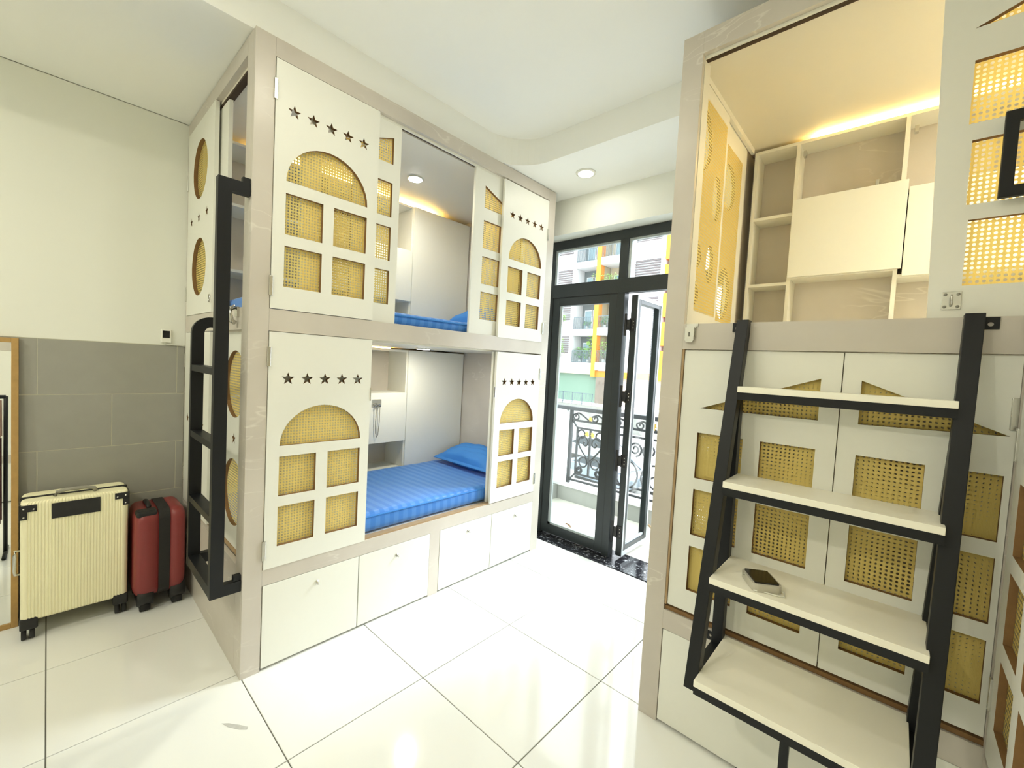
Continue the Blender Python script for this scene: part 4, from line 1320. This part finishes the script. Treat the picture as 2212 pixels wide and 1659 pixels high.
gd = thing('pocket_gadget', (1.83, 0.99, 0.823), 'small square grey gadget with a flat dark top lying on the third white step', 'gadget')
def rot_rect(cx, cy, a, b, ang, r, n=5):
    pts = []
    for sx, sy, a0 in ((1, 1, 0), (-1, 1, PI / 2), (-1, -1, PI), (1, -1, 1.5 * PI)):
        for k in range(n + 1):
            t = a0 + PI / 2 * k / n
            pts.append((sx * (a - r) + r * math.cos(t), sy * (b - r) + r * math.sin(t)))
    c, s = math.cos(ang), math.sin(ang)
    return [(cx + c * x - s * y, cy + s * x + c * y) for x, y in pts]
CZ = lambda u, v, w: (u, v, w)
ga = math.radians(33)
MB().poly_prism(rot_rect(1.826, 0.992, 0.044, 0.056, ga + PI / 2 * 0, 0.018), [], CZ, 0.8235, 0.848).build('case', 'palegrey', gd, 0.004)
MB().poly_prism(rot_rect(1.826, 0.992, 0.036, 0.047, ga, 0.005), [], CZ, 0.848, 0.8525).build('flat_top', 'screen', gd, 0.001)
MB().tube([(1.79, 0.985, 0.845), (1.775, 0.980, 0.842), (1.772, 0.986, 0.853)], 0.002, 6).build('strap_end', 'greypl', gd)
MB().tube([(1.87, 0.985, 0.835), (1.895, 0.975, 0.829), (1.90, 0.955, 0.826), (1.88, 0.945, 0.826), (1.845, 0.94, 0.826), (1.82, 0.925, 0.827)], 0.0022, 6).build('strap', 'whitepl', gd)

# ================================================================== THIRD BUNK at the right edge (front face x = 2.36, towards the camera side)
TB = thing('bunk_bed', (2.86, 0.10, 0.0), 'white bunk door front at the right edge, at right angles to the step ladder', 'bunk bed')
def tb(name, mats, a, b, bev=0.0): return box(name, mats, a, b, TB, bev)
for z0, z1 in ((2.80, 2.88), (1.604, 1.708), (0.414, 0.497)):
    tb('rail', 'marble', (2.360, -0.95, z0), (2.382, 1.160, z1))
tb('corner_post', 'marble', (2.360, -1.03, 0.0), (2.382, -0.95, 2.88))
tb('body_light_block', 'inner_white', (2.42, -1.03, 0.0), (3.44, 1.160, 2.88))  # unseen solid block, added to stop light passing through the bunk
tb('drawer', 'white', (2.362, -0.95, 0.014), (2.380, 1.158, 0.412))
for z0, z1, rows, base, ap in ((0.500, 1.602, LO, 1.367, 1.511), (1.710, 2.797, UP, 2.565, 2.708)):
    panel_door('door', TB, CX, 2.362, 2.378, rect(0.645, 1.158, z0, z1), house_windows(1.168, -1, rows, base, ap), hinges=((1.155, 1.36), (1.155, 0.67)) if z0 < 1 else ())
    panel_door('door', TB, CX, 2.362, 2.378, rect(0.115, 0.642, z0, z1), house_windows(0.115, 1, rows, base, ap))
    panel_door('door', TB, CX, 2.362, 2.378, rect(-0.948, 0.112, z0, z1), [rect(-0.85, 0.0, v0, v1) for v0, v1 in rows])

# ================================================================== LEFT NOOK: mirror, suitcases, sensor
mr = thing('standing_mirror', (-1.22, -0.90, 0.0), 'honey wood framed standing mirror leaning on the grey tiled wall at the left edge', 'mirror')
def mx_(z): return -1.185 - 0.05 * z / 1.5
def mbar(y0, y1, z0, z1, name):
    d = 0.022
    vs = [(mx_(z) + s, y, z) for z in (z0, z1) for y, s in ((y0, 0), (y1, 0), (y1, -d), (y0, -d))]
    return MB().add(vs, [(0, 1, 2, 3), (7, 6, 5, 4), (0, 4, 5, 1), (1, 5, 6, 2), (2, 6, 7, 3), (3, 7, 4, 0)]).build(name, 'wood', mr, 0.0015)
mbar(-0.718, -0.693, 0.0, 1.503, 'frame_stile')
mbar(-1.190, -1.165, 0.0, 1.503, 'frame_stile')
mbar(-1.165, -0.718, 1.479, 1.503, 'frame_rail')
mbar(-1.165, -0.718, 0.0, 0.026, 'frame_rail')
MB().add([(mx_(z) - 0.008 + s, y, z) for z in (0.026, 1.479) for y, s in ((-1.165, 0), (-0.718, 0), (-0.718, -0.004), (-1.165, -0.004))],
         [(0, 1, 2, 3), (7, 6, 5, 4), (0, 4, 5, 1), (1, 5, 6, 2), (2, 6, 7, 3), (3, 7, 4, 0)]).build('mirror_glass', 'mirror', mr)


def loft(rings, mat=0, smooth=True):
    n = len(rings[0])
    vs = [p for g in rings for p in g]
    fs = [(i * n + j, i * n + (j + 1) % n, (i + 1) * n + (j + 1) % n, (i + 1) * n + j) for i in range(len(rings) - 1) for j in range(n)]
    fs.append(tuple(range(n - 1, -1, -1)))
    fs.append(tuple((len(rings) - 1) * n + j for j in range(n)))
    return MB().add(vs, fs, mat, smooth)


def shell(x0, x1, y0, y1, z0, z1, r, rc, ribs=0, rib_d=0.0025, front=1):
    """suitcase half shell: rounded plan outline (optionally ribbed on the +x face), rounded top and bottom"""
    prof = []
    for sx, sy, a0 in ((1, 1, 0), (-1, 1, PI / 2), (-1, -1, PI), (1, -1, 1.5 * PI)):
        for k in range(6):
            t = a0 + PI / 2 * k / 5
            prof.append(((x1 - rc if sx > 0 else x0 + rc) + rc * math.cos(t), (y1 - rc if sy > 0 else y0 + rc) + rc * math.sin(t)))
        if sx > 0 and sy < 0 and ribs:
            pass
    if ribs:
        face = []
        for k in range(ribs):
            ya = y0 + rc + (y1 - y0 - 2 * rc) * (k + 0.15) / ribs
            yb = y0 + rc + (y1 - y0 - 2 * rc) * (k + 0.65) / ribs
            face += [(x1, ya - 0.001), (x1 - rib_d, ya + 0.001), (x1 - rib_d, yb - 0.001), (x1, yb + 0.001)]
        prof = prof + face
    cx, cy = (x0 + x1) / 2, (y0 + y1) / 2
    rings = []
    zs = [(z0 + r * (1 - math.cos(a)), r * (1 - math.sin(a))) for a in [PI / 2 * k / 5 for k in range(6)]]
    zs += [(z1 - r * (1 - math.cos(a)), r * (1 - math.sin(a))) for a in [PI / 2 * (5 - k) / 5 for k in range(6)]]
    hx, hy = (x1 - x0) / 2, (y1 - y0) / 2
    for z, ins in zs:
        rings.append([(cx + (px - cx) * (hx - ins) / hx, cy + (py - cy) * (hy - ins) / hy, z) for px, py in prof])
    return loft(rings, 0, smooth=False if ribs else True)


# cream case
wc = thing('suitcase', (-1.09, -0.485, 0.0), 'cream ribbed hard shell suitcase with black corner guards against the grey tiles', 'suitcase')
shell(-1.080, -0.982, -0.682, -0.288, 0.100, 0.702, 0.016, 0.022, 30).build('front_shell', 'cream', wc)
shell(-1.205, -1.094, -0.682, -0.288, 0.100, 0.702, 0.022, 0.030).build('rear_shell', 'cream', wc)
box('frame_band', 'blackpl', (-1.096, -0.684, 0.099), (-1.078, -0.286, 0.704), wc, 0.002)
box('front_recess', 'blackpl', (-0.984, -0.577, 0.604), (-0.978, -0.400, 0.682), wc, 0.0025)
for ys in (-1, 1):
    yc = -0.485 + ys * 0.197
    g = MB()
    # corner guard: an L on the face that wraps over the edge
    a, b = sorted((yc + ys * 0.003, yc - ys * 0.055))
    g.box((-0.986, a, 0.655), (-0.978, b, 0.688))
    a, b = sorted((yc + ys * 0.003, yc - ys * 0.024))
    g.box((-0.986, a, 0.618), (-0.978, b, 0.656))
    a, b = sorted((yc + ys * 0.004, yc - ys * 0.002))
    g.box((-1.06, a, 0.618), (-0.978, b, 0.692))
    g.build('corner_guard', 'blackpl', wc, 0.002)
    s_ = MB()
    for (u, z) in ((-0.045, 0.667), (-0.012, 0.630), (-0.012, 0.672)):
        s_.cyl((-0.978, yc + ys * u, z), (-0.9765, yc + ys * u, z), 0.004, 10)
    s_.build('rivet', 'chrome', wc)
    a, b = sorted((yc + ys * 0.002, yc - ys * 0.060))
    for x0, x1 in ((-1.055, -0.980), (-1.205, -1.13)):
        hs = box('wheel_housing', 'blackpl', (x0, a, 0.060), (x1, b, 0.118), wc, 0.006)
        for dy in (-0.014, 0.014):
            yy = yc - ys * 0.026 + dy
            MB().cyl((x0 + 0.032, yy - 0.009, 0.032), (x0 + 0.032, yy + 0.009, 0.032), 0.032, 18).build('wheel', 'blackpl', hs)
hd = MB().tube([(-1.04, -0.565, 0.703), (-1.04, -0.558, 0.722), (-1.04, -0.53, 0.730), (-1.04, -0.45, 0.730), (-1.04, -0.422, 0.722), (-1.04, -0.415, 0.703)], 0.010, 8).build('carry_handle', 'greypl', wc)
MB().tube([(-1.07, -0.684, 0.44), (-1.07, -0.700, 0.44), (-1.07, -0.702, 0.42), (-1.07, -0.702, 0.34), (-1.07, -0.700, 0.32), (-1.07, -0.684, 0.32)], 0.007, 8).build('side_handle', 'chrome', wc)

# dark red case standing with its narrow side out
rc_ = thing('suitcase', (-1.06, -0.16, 0.0), 'dark red cabin suitcase with a black zip band standing in the corner beside the ladder', 'suitcase')
def shell_y(y0, y1, ra):
    # half shell: rounded outline in x-z, extruded along y with one rounded end
    prof = []
    X0, X1, Z0, Z1 = -1.215, -0.903, 0.085, 0.575
    for sx, sz, a0 in ((1, 1, 0), (-1, 1, PI / 2), (-1, -1, PI), (1, -1, 1.5 * PI)):
        for k in range(7):
            t = a0 + PI / 2 * k / 6
            r = 0.06
            prof.append(((X1 - r if sx > 0 else X0 + r) + r * math.cos(t), (Z1 - r if sz > 0 else Z0 + r) + r * math.sin(t)))
    cx, cz = (X0 + X1) / 2, (Z0 + Z1) / 2
    rings = []
    for k in range(7):
        a = PI / 2 * k / 6
        ins = ra * (1 - math.cos(a))
        y = y0 + (y1 - y0) * (1 - ra / abs(y1 - y0)) + (1 if y1 > y0 else -1) * ra * math.sin(a)
        rings.append([(cx + (px - cx) * (1 - ins / 0.156), y, cz + (pz - cz) * (1 - ins / 0.245)) for px, pz in prof])
    rings.insert(0, [(px, y0, pz) for px, pz in prof])
    return loft(rings)
shell_y(-0.166, -0.268, 0.04).build('left_shell', 'red', rc_)
shell_y(-0.116, -0.040, 0.04).build('right_shell', 'red', rc_)
zb = MB()
prof = []
for sx, sz, a0 in ((1, 1, 0), (-1, 1, PI / 2), (-1, -1, PI), (1, -1, 1.5 * PI)):
    for k in range(7):
        t = a0 + PI / 2 * k / 6
        prof.append(((-0.963 if sx > 0 else -1.155) + 0.062 * math.cos(t), (0.517 if sz > 0 else 0.143) + 0.062 * math.sin(t)))
loft([[(x, y, z) for x, z in prof] for y in (-0.166, -0.116)], smooth=False).build('zip_band', 'zip', rc_)
MB().tube([(-1.00, -0.20, 0.570), (-0.995, -0.20, 0.582), (-1.02, -0.20, 0.588), (-1.10, -0.20, 0.588), (-1.13, -0.20, 0.582), (-1.13, -0.20, 0.570)], 0.012, 8).build('carry_handle', 'blackpl', rc_)
box('lock_block', 'blackpl', (-0.99, -0.262, 0.545), (-0.915, -0.170, 0.580), rc_, 0.012)
for x in (-0.965, -1.155):
    for y, w in ((-0.218, 0.034), (-0.075, 0.034)):
        hs = MB().cyl((x + 0.01, y - w, 0.085), (x + 0.01, y + w, 0.085), 0.052, 20).build('wheel_housing', 'blackpl', rc_)
        MB().cyl((x + 0.012, y - 0.022, 0.034), (x + 0.012, y + 0.022, 0.034), 0.034, 20).build('wheel', 'tyre', hs)

ts = thing('wall_sensor', (-1.26, -0.10, 1.52), 'small white wall sensor with a black screen above the grey tiles near the bunk', 'sensor')
box('housing', 'whitepl', (-1.2595, -0.124, 1.524), (-1.232, -0.074, 1.606), ts, 0.004)
box('display', 'screen', (-1.2325, -0.117, 1.552), (-1.2305, -0.082, 1.596), ts, 0.001)
MB().tube([(-1.25, -0.100, 1.524), (-1.25, -0.098, 1.515), (-1.252, -0.06, 1.512), (-1.254, -0.02, 1.510), (-1.254, -0.004, 1.508)], 0.004, 6).build('cable', 'whitepl', ts)

ck = thing('standin_rack', (0.30, -1.00, 0.0), 'stand-in clothes rack with maroon and pink garments, added for the standing mirror reflection', 'clothes rack')  # unseen stand-in, added only to show in the mirror
for y in (-1.32, -0.80):
    MB().tube([(0.30, y, 0.0), (0.30, y, 1.17)], 0.012, 8).build('leg', 'black', ck)
    MB().tube([(0.12, y, 0.012), (0.48, y, 0.012)], 0.012, 8).build('foot', 'black', ck)
MB().tube([(0.30, -1.32, 1.165), (0.30, -0.80, 1.165)], 0.014, 8).build('bar', 'black', ck)
def garment(y0, y1, z0, z1, mat, name, ph):
    n, m = 10, 8
    vs, fs = [], []
    for s_ in (0, 1):
        for i in range(n + 1):
            for j in range(m + 1):
                y = y0 + (y1 - y0) * i / n
                z = z1 + (z0 - z1) * j / m
                w = 0.02 + 0.05 * j / m
                vs.append((0.30 + (w if s_ == 0 else -w) + 0.012 * math.sin(i * 1.9 + ph) * j / m, y, z))
        o = s_ * (n + 1) * (m + 1)
        fs += [(o + i * (m + 1) + j, o + (i + 1) * (m + 1) + j, o + (i + 1) * (m + 1) + j + 1, o + i * (m + 1) + j + 1) for i in range(n) for j in range(m)]
    MB().add(vs, fs, 0, True).build(name, mat, ck)
garment(-1.30, -1.02, 0.30, 1.18, 'maroon', 'maroon_shirt', 0.0)
garment(-1.00, -0.82, 0.24, 0.86, 'maroon', 'maroon_trousers', 1.0)
garment(-1.00, -0.82, 0.87, 1.14, 'pinkbag', 'pink_towel', 2.0)
